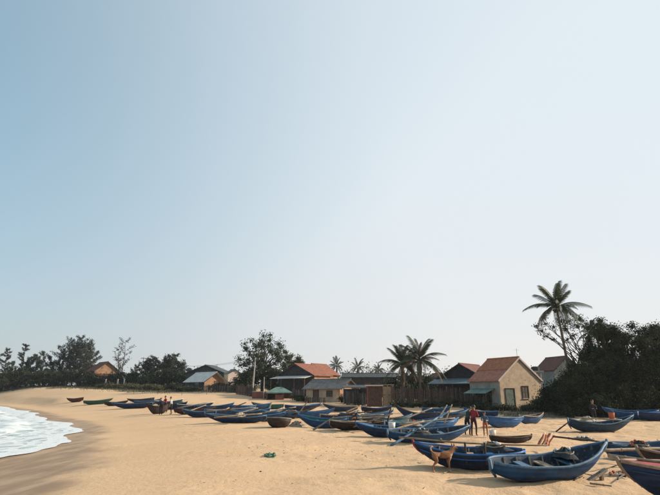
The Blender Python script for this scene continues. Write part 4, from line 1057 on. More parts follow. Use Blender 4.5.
# ------------------------------------------------------------------ boats
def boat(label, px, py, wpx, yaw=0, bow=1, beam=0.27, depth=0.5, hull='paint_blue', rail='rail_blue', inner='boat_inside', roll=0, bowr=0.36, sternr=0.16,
         thwarts=3, ribs=0, pegs=(), stem=None, deck=None, stripe=None, L=None, sink=0.05, full=2.3, group=None, sk=0.55):
    """open double-ended fishing boat: hull shell, two gunwales, thwarts, stem post"""
    g = G(px, py)
    dep = g.y * math.cos(PITCH) + (g.z - CAMZ) * math.sin(PITCH)
    L = L or wpx * dep / FPX / math.cos(R(yaw))
    heading = R(yaw) if bow > 0 else R(180 + yaw)
    off = Vector((0, beam * L * 0.14, 0))     # the pixel marks the near side of the bilge
    depth *= 1.02; bowr *= 0.70; sternr *= 0.65
    t = thing('fishing_boat', label, 'boat', (0, 0, 0), group=group)
    t.rotation_mode = 'XYZ'
    bx = g.x; by = g.y + off.y
    z0, z1 = tz(bx - math.cos(heading) * L * .3, by - math.sin(heading) * L * .3), tz(bx + math.cos(heading) * L * .3, by + math.sin(heading) * L * .3)
    t.location = (bx, by, (z0 + z1) / 2 - sink)
    t.rotation_euler = (R(roll), -math.atan2(z1 - z0, L * .6), heading)
    B = beam * L / 2; D = depth
    N = 20; M = 8
    def st(s):                # s 0 stern .. 1 bow -> half beam, keel z, sheer z, x
        u = 2 * s - 1
        hb = B * max(0.0, 1 - abs(u + 0.04) ** (full + (0.9 if u < 0 else 0.0))) ** 0.75
        hb = max(hb, 0.03)
        kz = (D + bowr - 0.13) * max(0, u) ** 2.7 + (D + sternr) * sk * max(0, -u) ** 3.4
        sz = D + bowr * max(0, u) ** 1.9 + sternr * max(0, -u) ** 2.0
        rake = 0.04 * L * (max(0, u) ** 4)
        return hb, kz, sz, (s - 0.5) * L * 0.97 + rake
    def shell(inset, lift):
        rows = []
        for i in range(N + 1):
            hb, kz, sz, x = st(i / N)
            hb = max(hb - inset, 0.012); kz2 = min(kz + lift, sz - 0.06)
            x2 = x * (1 - inset * 0.6 / L * 2)
            row = []
            for j in range(-M, M + 1):
                a = abs(j) / M * math.pi / 2
                y = hb * math.sin(a) ** 0.72 * (0.80 + 0.20 * (abs(j) / M))
                z = kz2 + (sz - kz2) * (1 - math.cos(a)) ** 0.88
                row.append((x2, math.copysign(y, j) if j else 0.0, z))
            rows.append(row)
        return rows
    out, inn = shell(0, 0), shell(0.035, 0.045)
    W = 2 * M + 1
    h = MB(); h.add([p for r_ in out for p in r_], [(i * W + j, (i + 1) * W + j, (i + 1) * W + j + 1, i * W + j + 1) for i in range(N) for j in range(W - 1)])
    b0 = len(h.v); h.mi = 1
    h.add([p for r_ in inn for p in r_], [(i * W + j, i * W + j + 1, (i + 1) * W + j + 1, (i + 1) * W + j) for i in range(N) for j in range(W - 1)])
    h.mi = 0
    rim = []
    for i in range(N):
        rim.append((i * W, b0 + i * W, b0 + (i + 1) * W, (i + 1) * W)); rim.append((i * W + W - 1, (i + 1) * W + W - 1, b0 + (i + 1) * W + W - 1, b0 + i * W + W - 1))
    for e in (0, N):
        for j in range(W - 1): rim.append((e * W + j, e * W + j + 1, b0 + e * W + j + 1, b0 + e * W + j) if e else (e * W + j, b0 + e * W + j, b0 + e * W + j + 1, e * W + j + 1))
    h.f += rim; h.m += [0] * len(rim)
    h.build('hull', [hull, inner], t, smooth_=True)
    for sgn in (-1, 1):
        m = MB(); m.tube([(x, sgn * (hb + 0.008), sz + 0.012) for hb, kz, sz, x in [st(i / N) for i in range(N + 1)]], 0.034, 6); m.build('gunwale', rail, t, smooth_=True)
        if stripe:
            m = MB(); m.tube([(x, sgn * (hb * (0.985) + 0.012), sz - 0.11 - 0.02) for hb, kz, sz, x in [st(0.04 + 0.92 * i / N) for i in range(N + 1)]], 0.018, 5); m.build('rub_rail', stripe, t, smooth_=True)
    for k in range(thwarts):
        s = 0.22 + 0.56 * (k + 0.5) / thwarts
        hb, kz, sz, x = st(s)
        m = MB(); wi = hb * 0.88 - 0.03; m.box(x - 0.11, x + 0.11, -wi, wi, sz - 0.13, sz - 0.095); m.build('thwart', 'driftwood' if k % 2 else rail, t)
    for k in range(ribs):
        s = 0.14 + 0.72 * (k + 0.5) / ribs
        hb, kz, sz, x = st(s); m = MB()
        pts = []
        for j in range(-M, M + 1, 2):
            a = abs(j) / M * math.pi / 2
            y = (hb - 0.05) * math.sin(a) ** 0.72 * (0.8 + 0.2 * abs(j) / M); z = kz + 0.06 + (sz - kz - 0.06) * (1 - math.cos(a)) ** 0.88
            pts.append((x, math.copysign(y, j) if j else 0, z))
        m.tube(pts, 0.022, 5); m.build('rib', 'driftwood', t)
    hb, kz, sz, x = st(1.0)
    m = MB(); m.tube([(st(.93)[3], 0, st(.93)[1] + .01), (st(.975)[3], 0, st(.975)[1] + .02), (x - 0.005, 0, kz + 0.06), (x + 0.03, 0, sz + 0.02), (x + 0.05, 0, sz + 0.09)], [0.025, 0.04, 0.045, 0.042, 0.032], 6); m.build('stem_post', stem or rail, t, smooth_=True)
    hb, kz, sz, x = st(0.0)
    m = MB(); m.tube([(x + 0.04 * L, 0, kz * 0.5), (x, 0, kz + 0.05), (x - 0.03, 0, sz + 0.05)], [0.03, 0.045, 0.04], 6); m.build('stern_post', rail, t, smooth_=True)
    if deck:
        m = MB(); vs = []; n_ = 6
        for i in range(n_ + 1):
            hb, kz, sz, x = st(0.72 + 0.27 * i / n_); vs += [(x, -hb + 0.01, sz + 0.004), (x, 0, sz + 0.05), (x, hb - 0.01, sz + 0.004)]
        m.add(vs, [(3 * i + k, 3 * i + 3 + k, 3 * i + 4 + k, 3 * i + 1 + k) for i in range(n_) for k in (0, 1)]); m.build('foredeck', deck, t, smooth_=True)
    for s, side, ph in pegs:
        hb, kz, sz, x = st(s); m = MB(); m.tube([(x, side * (hb - 0.03), sz - 0.25), (x + 0.02, side * (hb - 0.03), sz + ph)], [0.035, 0.028], 6); m.build('peg', 'dark_wood', t)
    return t

def spar(name, label, a, b, r=0.035, mat='bamboo', cat='pole', blade=None, bend=0.0, group=None):
    """a pole or oar from point a to point b"""
    a, b = Vector(a), Vector(b)
    t = thing(name, label, cat, a, group=group)
    d = b - a
    pts = [d * (i / 8) + Vector((0, 0, -bend * math.sin(math.pi * i / 8))) for i in range(9)]
    m = MB(); m.tube(pts, [r * (1.15 - 0.35 * i / 8) for i in range(9)], 7); m.build('shaft', mat, t, smooth_=True)
    if blade:
        u = d.normalized(); sd = u.cross(Vector((0, 0, 1))).normalized(); nn = sd.cross(u)
        vs = []
        for s, w in ((0, .03), (.18, .075), (.75, .085), (.95, .06)):
            c = d + u * (s * blade - 0.12)
            for k, q_ in ((-1, .012), (1, .012), (1, -.012), (-1, -.012)): vs.append(c + sd * w * k + nn * q_)
        m = MB(); m.add(vs, [(4 * i + k, 4 * i + 4 + k, 4 * i + 4 + (k + 1) % 4, 4 * i + (k + 1) % 4) for i in range(3) for k in range(4)] + [(3, 2, 1, 0), (12, 13, 14, 15)]); m.build('blade', mat, t)
    else:
        m = MB()
        for s in (0.3, 0.62): c = d * s; m.tube([c - d.normalized() * 0.02, c + d.normalized() * 0.02], r * 1.3, 7)
        tag(m.build('node_ring', mat, t), kind='stuff')
    return t

def heap(name, label, c, rx, ry, h, mats, seed, cat='net', group=None):
    """slumped heap of net with folded surface and floats"""
    r = random.Random(seed)
    t = thing(name, label, cat, c, (0, 0, r.uniform(0, 6)), group)
    nu, nv = 20, 7; vs = []; fs = []
    for j in range(nv + 1):
        for i in range(nu):
            a = 2 * math.pi * i / nu; k = j / nv
            f = (1 + 0.22 * math.sin(3 * a + seed) * k + 0.12 * math.sin(7 * a + 2 * seed) * k)
            z = h * (1 - k ** 1.7) * (1 + 0.25 * math.sin(5 * a + 4 * k + seed)) - 0.03
            vs.append((rx * k * f * math.cos(a), ry * k * f * math.sin(a), z + 0.05 * h * r.uniform(-1, 1)))
    for j in range(nv):
        for i in range(nu): fs.append((j * nu + i, j * nu + nu + i, j * nu + nu + (i + 1) % nu, j * nu + (i + 1) % nu))
    m = MB(); m.add(vs, fs); m.build('mesh_pile', mats[0], t, smooth_=True)
    for k in range(6):
        a = r.uniform(0, 6.28); q_ = r.uniform(.3, .85)
        m = MB(); m.sphere((rx * q_ * math.cos(a), ry * q_ * math.sin(a), h * (1 - q_ ** 1.7) + 0.01), (.07, .045, .045), 7, 5); m.build('float', mats[1], t, smooth_=True)
    m = MB(); m.tube([(rx * 0.9 * math.cos(i * .55) * (1 - i * .03), ry * 0.9 * math.sin(i * .55) * (1 - i * .03), h * 0.35 + 0.02 * (i % 3)) for i in range(14)], 0.014, 5); m.build('head_rope', 'rope', t)
    return t

# near boats, right foreground
b_r = boat('large dark blue boat nearest the surf, its raised bow pointing away from the dog', 551, 480, 116, yaw=12, bow=1, beam=0.36, depth=0.45, hull='paint_blue', rail='rail_pale', roll=7, bowr=0.60, sternr=0.08, thwarts=3, ribs=6, L=3.25, full=3.0)
b_q = boat('blue boat with a red stem post standing right behind the dog', 473, 469, 106, yaw=-8, bow=-1, beam=0.34, depth=0.50, hull='paint_navy', rail='paint_bright', roll=-5, bowr=0.34, sternr=0.06, ribs=5, stem='red_paint', pegs=[(0.56, 1, .34), (0.38, 1, .34)], stripe='paint_bright', full=2.8)
b_x = boat('dark navy boat with a red foredeck beside the propped plank', 714, 506, 170, yaw=6, bow=-1, beam=0.34, depth=0.74, hull='paint_navy', rail='rail_wood', roll=-4, bowr=0.30, sternr=0.1, ribs=5, deck='red_paint', stripe='paint_steel', full=3.2)
b_w = boat('pale-railed blue boat lying beyond the bow of the large dark blue one', 657, 460, 104, yaw=4, bow=1, beam=0.30, depth=0.46, hull='paint_blue', rail='rail_pale', inner='paint_steel', roll=4, bowr=0.3, full=3.0)
boat('low tarred dugout lying between the standing people and the large dark blue boat', 511, 443, 44, yaw=14, bow=1, beam=0.26, depth=0.26, hull='tarred', rail='dark_wood', inner='tarred', bowr=0.12, sternr=0.08, thwarts=2)
# the solitary boat and those by the thicket
b_u = boat('slate blue boat with upswept ends, alone on open sand before the thicket', 602, 432, 67, yaw=3, bow=1, beam=0.28, depth=0.5, hull='paint_steel', rail='rail_pale', roll=3, bowr=0.62, sternr=0.42, ribs=4)
boat('broad blue boat tilted at the foot of the thicket, behind the slate one', 634, 420, 44, yaw=-24, bow=-1, beam=0.34, depth=0.62, hull='paint_blue', rail='rail_blue', bowr=0.5, roll=-6)
boat('outermost navy boat at the foot of the thicket', 667, 421, 60, yaw=8, bow=1, beam=0.30, depth=0.62, hull='paint_navy', rail='paint_bright', bowr=0.3)
boat('brightest blue boat, resting in front of the tan house', 506, 427.5, 42, yaw=22, bow=1, beam=0.32, depth=0.58, hull='paint_bright', rail='rail_pale', bowr=0.16, sternr=0.12, roll=-3, full=3.0)
boat('blue boat just behind the brightest one, prow toward the thicket', 532, 424, 30, yaw=30, bow=1, beam=0.30, depth=0.55, hull='paint_blue', rail='rail_wood', bowr=0.22, roll=3)
# boats around the crossed oars
b_o = boat('blue boat with wavy pale rail under the long blue oar', 428, 443, 84, yaw=9, bow=1, beam=0.31, depth=0.5, hull='paint_blue', rail='rail_pale', inner='boat_inside', roll=8, bowr=0.40, sternr=0.10, ribs=6, full=2.6)
b_n = boat('blue boat with a pale foredeck beside the one under the long oar', 386, 437.5, 56, yaw=-6, bow=-1, beam=0.31, depth=0.5, hull='paint_navy', rail='rail_blue', deck='rail_pale', roll=-5, bowr=0.28, ribs=4)
boat('teal lined boat behind the two under the oars', 413, 431.5, 60, yaw=16, bow=1, beam=0.29, depth=0.52, hull='paint_blue', rail='rail_pale', inner='paint_teal', bowr=0.36, roll=4)
boat('blue boat in the second rank nearest the people in red and green', 441, 430.5, 40, yaw=28, bow=1, beam=0.32, depth=0.52, hull='paint_bright', rail='rail_blue', bowr=0.25)
boat('dark boat with a tall black upright prow in the rear rank', 419, 420.5, 42, yaw=-12, bow=-1, beam=0.30, depth=0.55, hull='paint_navy', rail='dark_wood', stem='dark_wood', bowr=0.85, sternr=0.15)
boat('navy boat in the rear rank close under the plank fence', 452, 420, 36, yaw=14, bow=1, beam=0.30, depth=0.55, hull='paint_steel', rail='rail_blue', bowr=0.34)
# cluttered group left of them
boat('brown tarred boat littered with poles in the cluttered group', 360, 430, 62.6, yaw=5, bow=1, beam=0.29, depth=0.46, hull='tarred', rail='rail_wood', inner='tarred', bowr=0.22, sternr=0.18, ribs=4)
boat('blue boat with a rising blue prow behind the brown tarred one', 366, 420.5, 53.4, yaw=10, bow=1, beam=0.28, depth=0.48, hull='paint_blue', rail='rail_pale', bowr=0.5)
boat('deep blue boat with its bow on the sand beside the round basket boat', 324, 428, 48.7, yaw=-22, bow=-1, beam=0.32, depth=0.52, hull='paint_blue', rail='rail_blue', bowr=0.42, roll=-5, inner='paint_green')
boat('blue boat with red trimmed prow behind the deep blue one', 311, 418.5, 44.1, yaw=16, bow=1, beam=0.30, depth=0.5, hull='paint_bright', rail='rail_blue', stem='red_paint', bowr=0.4)
boat('plain blue boat beyond the round basket boat', 283, 418, 46.4, yaw=-4, bow=1, beam=0.30, depth=0.48, hull='paint_blue', rail='rail_blue', bowr=0.3)
boat('long navy boat with pale clutter aboard, seaward boat of the group by the basket boat', 236, 423, 61.5, yaw=-3, bow=-1, beam=0.27, depth=0.48, hull='paint_navy', rail='rail_pale', bowr=0.3, roll=-5)
boat('blue boat with teal inside and upturned prow in the group by the basket boat', 229, 415.5, 48.7, yaw=12, bow=1, beam=0.28, depth=0.5, hull='paint_blue', rail='rail_pale', inner='paint_teal', bowr=0.5)
boat('maroon hulled boat next to the men by the dark boat', 193, 414.5, 39.4, yaw=6, bow=1, beam=0.3, depth=0.5, hull='maroon', rail='dark_wood', inner='tarred', bowr=0.3)
boat('boat with pale deck boards behind the maroon one', 194, 409.5, 37.1, yaw=-8, bow=1, beam=0.3, depth=0.5, hull='paint_steel', rail='white_paint', deck='white_paint', bowr=0.4)
boat('navy boat with light patches, short of the men down the beach', 132, 408.5, 41.8, yaw=-4, bow=-1, beam=0.28, depth=0.6, hull='paint_navy', rail='rail_pale', bowr=0.3)
boat('green boat far down the beach', 97, 404.3, 28, yaw=4, bow=1, beam=0.25, depth=0.6, hull='paint_green', rail='rail_wood', inner='paint_green', bowr=0.3)
boat('dark red boat farthest down the beach', 75, 402.2, 17, yaw=-6, bow=-1, beam=0.25, depth=0.6, hull='maroon', rail='dark_wood', inner='tarred', bowr=0.2)
boat('blue boat drawn up behind the teal lined one of the group by the basket boat', 249, 410.5, 39.4, yaw=8, bow=1, beam=0.28, depth=0.5, hull='paint_blue', rail='rail_blue', bowr=0.3)
boat('black boat standing by the group of men', 157, 414, 18, yaw=30, bow=-1, beam=0.34, depth=0.75, hull='tarred', rail='dark_wood', inner='tarred', bowr=0.5)

boat('blue boat squeezed between the basket boat and the plain blue one', 264, 421.5, 39.4, yaw=6, bow=1, beam=0.3, depth=0.46, hull='paint_navy', rail='rail_blue', bowr=0.3)
boat('small blue boat at the back of the cluttered group, below the grey sheet roof', 302, 411, 34.8, yaw=8, bow=1, beam=0.3, depth=0.5, hull='paint_navy', rail='rail_blue', bowr=0.35)
boat('steel blue boat at the back of the cluttered group, behind the pole tangle', 341, 411.5, 34, yaw=-10, bow=-1, beam=0.3, depth=0.5, hull='paint_steel', rail='rail_wood', bowr=0.35)
boat('dark blue boat between the pale-decked boards and the teal-inside boat', 213, 411, 37.1, yaw=10, bow=1, beam=0.28, depth=0.5, hull='paint_navy', rail='rail_blue', bowr=0.4)
boat('dull teal boat in front of the rear rank, beside the tall black prow', 395, 425.5, 34, yaw=12, bow=1, beam=0.3, depth=0.5, hull='paint_teal', rail='rail_pale', bowr=0.3)
boat('small tarred boat touching the stern of the green one down the beach', 115, 406, 24, yaw=-5, bow=1, beam=0.28, depth=0.55, hull='tarred', rail='dark_wood', inner='tarred', bowr=0.3)
boat('small navy boat behind the navy one with light patches', 141, 402.8, 26, yaw=4, bow=-1, beam=0.28, depth=0.55, hull='paint_navy', rail='rail_wood', bowr=0.3)
boat('grey blue boat behind the group of men', 168, 405.3, 27, yaw=7, bow=1, beam=0.28, depth=0.55, hull='paint_steel', rail='white_paint', bowr=0.35)
boat('weathered steel blue boat between the navy boat and the men', 147, 405.5, 26, yaw=6, bow=1, beam=0.28, depth=0.6, hull='paint_steel', rail='rail_pale', bowr=0.35)
boat('pale-railed navy boat between the foremost navy boat and the maroon one', 199, 417.5, 34, yaw=-6, bow=-1, beam=0.3, depth=0.5, hull='paint_navy', rail='rail_pale', bowr=0.3)
boat('steel blue boat tight behind the foremost navy boat', 250, 417.2, 38, yaw=5, bow=1, beam=0.28, depth=0.5, hull='paint_steel', rail='rail_blue', bowr=0.34)
boat('low teal boat behind the group by the basket boat, before the brick wall', 268, 409.3, 32, yaw=-7, bow=-1, beam=0.28, depth=0.5, hull='paint_teal', rail='rail_wood', bowr=0.3)
boat('blue boat nosing in between the deep blue and brown tarred boats', 338, 421.5, 36, yaw=14, bow=1, beam=0.3, depth=0.48, hull='paint_navy', rail='rail_wood', bowr=0.4)
boat('dark boat behind the maroon one, half covered by a net pile', 173, 409.2, 26, yaw=-4, bow=1, beam=0.3, depth=0.55, hull='paint_navy', rail='dark_wood', bowr=0.3)
boat('weathered brown boat wedged between the pale-railed boat and the one with red foredeck', 692, 474, 96, yaw=3, bow=-1, beam=0.30, depth=0.44, hull='tarred', rail='rail_wood', inner='tarred', bowr=0.25, ribs=4)
boat('navy boat behind the people, below the dark timber house', 482, 417.5, 32, yaw=-10, bow=-1, beam=0.30, depth=0.5, hull='paint_navy', rail='rail_blue', bowr=0.35)
boat('faded blue boat farthest back, tight against the weeds of the plank fence', 437, 414, 30, yaw=6, bow=1, beam=0.30, depth=0.5, hull='paint_blue', rail='rail_pale', bowr=0.35)
boat('tarred boat lying behind the steel blue one of the cluttered group', 376, 413.5, 30, yaw=8, bow=1, beam=0.30, depth=0.5, hull='tarred', rail='rail_blue', inner='tarred', bowr=0.35)
for i, (a, b) in enumerate([((404, 419, 34), (432, 408, 35)), ((425, 421, 31), (470, 414.5, 32)), ((395, 429, 25.5), (424, 421, 26.5)), ((440, 416, 36), (447, 405, 36.5)), ((372, 422, 31), (402, 417, 32))]):
    spar('bamboo_pole', 'outrigger pole jutting from the packed boats under the plank fence', P(*a), P(*b), 0.045, ['bamboo_grey', 'dark_wood', 'bamboo'][i % 3], group='poles of the packed boats')
# round basket boat
g = G(277.5, 428); rb = thing('basket_boat', 'round tarred basket boat with a pale rim on the sand', 'boat', (g.x, g.y + 0.5, g.z - 0.04), (R(-5), R(3), 0))
m = MB(); n_ = 22; prof = [(0.0, 0.0), (0.35, 0.02), (0.58, 0.14), (0.74, 0.36), (0.80, 0.58), (0.77, 0.58), (0.70, 0.36), (0.54, 0.18), (0.3, 0.07), (0.0, 0.05)]
vs = [(r_ * math.cos(2 * math.pi * k / n_), r_ * math.sin(2 * math.pi * k / n_), z) for r_, z in prof for k in range(n_)]
m.add(vs, [(j * n_ + k, j * n_ + (k + 1) % n_, (j + 1) * n_ + (k + 1) % n_, (j + 1) * n_ + k) for j in range(len(prof) - 1) for k in range(n_)]); m.build('woven_hull', 'tarred', rb, smooth_=True)
m = MB(); m.tube([(0.79 * math.cos(2 * math.pi * k / 24), 0.79 * math.sin(2 * math.pi * k / 24), 0.595) for k in range(25)], 0.04, 6, caps=False); m.build('rim', 'bamboo_grey', rb, smooth_=True)
m = MB(); m.box(-0.7, 0.7, -0.1, 0.1, 0.42, 0.455); m.build('thwart', 'driftwood', rb)

# poles, oars and planks
def at_boat(px, py, Y): return P(px, py, Y)
def onto(px, py): 
    g = G(px, py); return Vector((g.x, g.y, g.z + 0.02))
spar('oar', 'long pale blue oar propped from the sand up across two boats', onto(391, 446), P(438, 417.5, 24.6), 0.05, 'rail_pale', 'oar', blade=0.8)
spar('bamboo_pole', 'pale bamboo pole resting over the bow of the pale-decked boat', onto(345, 430), P(393, 413.5, 30), 0.05, 'bamboo_grey')
spar('bamboo_pole', 'bamboo pole slanting to the sand in front of the deep blue boat', onto(313, 430.5), P(334, 417, 32.2), 0.05, 'bamboo_grey')
spar('bamboo_pole', 'long bamboo pole laid on the pegs of the boat behind the dog', P(399, 437, 16.6), P(547, 445.5, 15.4), 0.026, 'bamboo', bend=0.06)
spar('bamboo_pole', 'dark pole lying across the sand behind the raised bow', P(553, 436.5, 21), P(612, 443, 17.6), 0.03, 'dark_wood')
spar('bamboo_pole', 'bare wooden pole laid along the boat beyond the raised bow', P(600, 450.5, 15.3), P(668, 448, 16.2), 0.04, 'driftwood')
spar('bamboo_pole', 'light wooden pole along the rail of the boat with the red foredeck', P(608, 455.5, 12.1), P(668, 463, 11.3), 0.035, 'driftwood')
spar('bamboo_pole', 'pole lying in the slate blue boat', P(575, 417.5, 30.4), P(622, 420, 30.2), 0.04, 'bamboo_grey')
spar('bamboo_pole', 'crooked pole standing in the brown tarred boat', P(387, 424, 30.8), P(391, 407.5, 31), 0.05, 'dark_wood')
for i, (a, b) in enumerate([((338, 415, 33), (372, 411.5, 33.5)), ((346, 412, 34), (361, 405.5, 34.5)), ((333, 418, 31.4), (384, 414.5, 31.6)), ((352, 419, 30.8), (390, 416, 31))]):
    spar('bamboo_pole', 'thin pole in the tangle of gear over the brown tarred boat', P(*a), P(*b), 0.04, ['dark_wood', 'bamboo', 'bamboo_grey', 'bamboo'][i], group='poles over the brown boat')
spar('bamboo_pole', 'grey pole lying across the teal lined boat', P(400, 424, 26.5), P(455, 418, 27.5), 0.04, 'bamboo_grey')
spar('bamboo_pole', 'short mast leaning in the boat nearest the people in red and green', P(444, 424, 28), P(452, 404.5, 28.4), 0.035, 'bamboo')
spar('bamboo_pole', 'prop stick holding the slate boat upright', onto(556, 432), P(570, 421, 30), 0.035, 'dark_wood')
spar('bamboo_pole', 'long boom laid over the teal-inside boat of the group by the basket boat', P(207, 411, 46), P(256, 407.5, 47), 0.06, 'bamboo_grey')
for i, (a, b) in enumerate([((178, 408, 60), (208, 402.5, 61)), ((184, 413, 50), (206, 405, 52)), ((222, 412, 44), (246, 402.5, 45)), ((262, 413, 42), (296, 407, 43)), ((268, 411, 48), (272, 402, 48.5)), ((292, 415, 42), (322, 405, 43)), ((236, 414, 41), (258, 408, 42)), ((300, 412, 47), (307, 402, 47.5))]):
    spar('bamboo_pole', 'loose bamboo pole sticking up among the boats of the group by the basket boat', P(*a), P(*b), 0.055, ['bamboo_grey', 'bamboo', 'dark_wood'][i % 3], group='poles among the boats by the basket boat')
spar('bamboo_pole', 'boom laid over the foremost navy boat', P(214, 417.5, 37), P(262, 413.5, 38), 0.05, 'bamboo')

# propped plank with a hole, on the sand by the raised bow
g = G(594, 480); pk = thing('propped_plank', 'bleached wooden plank with a square hole propped on the sand', 'plank', (g.x, g.y, g.z + 0.02), (0, 0, R(14)))
M_ = Matrix.Rotation(R(-24), 4, 'Y') @ Matrix.Scale(1.2, 4)
m = MB()
m.box(-0.36, 0.10, -0.05, 0.06, 0.00, 0.05, M_); m.box(0.10, 0.22, -0.05, -0.02, 0.0, 0.05, M_); m.box(0.10, 0.22, 0.035, 0.06, 0.0, 0.05, M_); m.box(0.22, 0.36, -0.05, 0.06, 0.001, 0.051, M_)
m.build('board', 'net_pale', pk)
m = MB(); m.box(0.20, 0.26, -0.04, 0.05, -0.05, 0.13); m.build('prop_block', 'driftwood', pk)
# striped cloth over the near boats
g = G(543, 446); c = Vector((g.x, g.y, g.z + 0.28)); sc_ = thing('striped_cloth', 'orange and pale striped cloth bundle standing on the sand behind the large dark blue boat', 'cloth', c, (0, 0, R(12)))
for k in range(7):
    m = MB(); x = -0.26 + k * 0.08; ln = 0.46 + 0.06 * math.sin(k * 1.7)
    vs = []
    for j in range(6):
        s = j / 5; yy = 0.05 * math.sin(5 * s + k); zz = -0.30 + ln * 1.05 * s
        vs += [(x + 0.30 * s, yy, zz), (x + 0.30 * s + 0.07, yy + 0.03 * (k % 2), zz), (x + 0.30 * s + 0.07, yy + 0.03 * (k % 2) + 0.03, zz), (x + 0.30 * s, yy + 0.03, zz)]
    m.add(vs, [(4 * j + q_, 4 * j + (q_ + 1) % 4, 4 * j + 4 + (q_ + 1) % 4, 4 * j + 4 + q_) for j in range(5) for q_ in range(4)] + [(3, 2, 1, 0), (20, 21, 22, 23)])
    m.build('stripe', 'orange_cloth' if k % 2 == 0 else 'pale_cloth', sc_, smooth_=True)

for i, (a, b) in enumerate([((583, 474), (604, 479)), ((612, 474), (626, 479)), ((606, 470), (622, 466)), ((590, 484), (612, 487)), ((574, 481), (583, 478)), ((628, 472), (618, 483))]):
    ga, gb = G(*a), G(*b)
    spar('driftwood_stick', 'short crooked stick of driftwood on the sand by the propped plank', (ga.x, ga.y, ga.z + 0.015), (gb.x, gb.y, gb.z + 0.02 + 0.03 * (i % 3)), 0.016 + 0.006 * (i % 2), ['driftwood', 'dark_wood', 'plank_grey'][i % 3], 'stick', group='driftwood by the propped plank')
# nets, sacks and buckets
def gz_(px, py, dz=0.0): g = G(px, py); return (g.x, g.y, g.z + dz)
heap('net_heap', 'green net crumpled alone on the open sand', gz_(271, 456), 0.45, 0.26, 0.08, ('net_green', 'net_green'), 3)
heap('net_heap', 'dark net heaped inside the large dark blue boat', P(565, 455.5, 14.5), 0.55, 0.3, 0.2, ('net_dark', 'white_paint'), 4)
heap('net_heap', 'pale net heaped in the slate blue boat', P(588, 420.5, 30.6), 0.6, 0.35, 0.22, ('net_pale', 'orange_cloth'), 5)
heap('net_heap', 'dark net over the brown tarred boat', P(356, 419.5, 31.2), 0.75, 0.4, 0.3, ('net_dark', 'orange_cloth'), 6)
heap('net_heap', 'net heaped in the blue boat under the long oar', P(420, 433, 24), 0.7, 0.35, 0.22, ('net_dark', 'white_paint'), 7)
heap('net_heap', 'pale net piled in the foremost navy boat', P(240, 416, 38), 0.7, 0.35, 0.25, ('net_pale', 'net_pale'), 8)
heap('net_heap', 'dark tarp mound under the plank fence near the palms', gz_(396, 405.5), 1.0, 0.6, 0.5, ('tarp_and_shade', 'tarp_and_shade'), 9, 'tarp')
heap('net_heap', 'brown net bundle between the deep blue boat and the basket boat', gz_(297, 427), 0.7, 0.45, 0.35, ('net_pale', 'orange_cloth'), 10)
heap('net_heap', 'net pile by the men and the maroon boat', gz_(180, 404), 1.0, 0.6, 0.45, ('net_green', 'net_pale'), 11)
heap('net_heap', 'dark net in the boat behind the dog', P(492, 449, 15.9), 0.5, 0.28, 0.18, ('net_dark', 'white_paint'), 12)
heap('net_heap', 'dark net bundle in the boat beyond the raised bow', P(640, 447, 16.7), 0.5, 0.28, 0.18, ('net_dark', 'orange_cloth'), 13)
for lab, px, py, Y, mt in (('orange bucket in the slate blue boat', 612, 419, 30.4, 'orange_cloth'), ('white bucket beside the child', 493, 437, None, 'white_paint'), ('white can in the pale-decked boat', 392, 430, 25.2, 'white_paint'), ('red can near the fence behind the rear rank', 444, 411, None, 'red_paint'), ('pale bucket beside the maroon boat', 212, 417, None, 'white_paint')):
    c = P(px, py, Y) if Y else Vector(gz_(px, py))
    t = thing('bucket', lab, 'bucket', c)
    m = MB(); n_ = 14; prof = [(0.0, 0.0), (0.13, 0.0), (0.17, 0.34), (0.155, 0.34), (0.12, 0.03), (0.0, 0.03)]
    m.add([(r_ * math.cos(2 * math.pi * k / n_), r_ * math.sin(2 * math.pi * k / n_), z) for r_, z in prof for k in range(n_)], [(j * n_ + k, j * n_ + (k + 1) % n_, (j + 1) * n_ + (k + 1) % n_, (j + 1) * n_ + k) for j in range(5) for k in range(n_)]); m.build('pail', mt, t, smooth_=True)
    m = MB(); m.tube([(0.165 * math.cos(a), 0.02, 0.33 + 0.13 * math.sin(a)) for a in [math.pi * k / 8 for k in range(9)]], 0.008, 5); m.build('handle', 'steel', t)
heap('net_heap', 'brown net and husk pile on the sand under the dark boat with the red foredeck', gz_(618, 476), 0.38, 0.22, 0.10, ('net_pale', 'orange_cloth'), 14)
heap('net_heap', 'dark net dropped on the sand between the slate boat and the raised bow', gz_(583, 440), 0.55, 0.35, 0.16, ('net_dark', 'white_paint'), 15)
heap('net_heap', 'pale net hung in the boat behind the two under the oars', P(409, 424.5, 27.3), 0.7, 0.35, 0.25, ('net_pale', 'orange_cloth'), 16)
heap('net_heap', 'dark net over the stern of the plain blue boat by the basket boat', P(288, 412.5, 42), 0.8, 0.4, 0.3, ('net_dark', 'net_pale'), 17)
heap('net_heap', 'pale net folded in the blue boat with the rising prow', P(358, 414.5, 41), 0.7, 0.4, 0.3, ('net_pale', 'net_pale'), 18)
# mooring ropes lying on the sand
for i, pts in enumerate([[(432, 461), (424, 463.5), (416, 463)], [(498, 473), (478, 474), (455, 471), (441, 474)], [(566, 431), (553, 434), (540, 436)]]):
    fine = []
    for k in range(len(pts) - 1):
        for j in range(5): fine.append((pts[k][0] + (pts[k + 1][0] - pts[k][0]) * j / 5, pts[k][1] + (pts[k + 1][1] - pts[k][1]) * j / 5 + 0.5 * math.sin(k * 5 + j)))
    m = MB(); m.tube([Vector(gz_(x, y, 0.02)) for x, y in fine], 0.013, 5)
    tag(m.build('mooring_rope', 'rope'), ['slack rope trailing over the sand from the red-stemmed boat', 'rope end lying in front of the large dark blue boat', 'rope trailing from the slate blue boat'][i], 'rope')
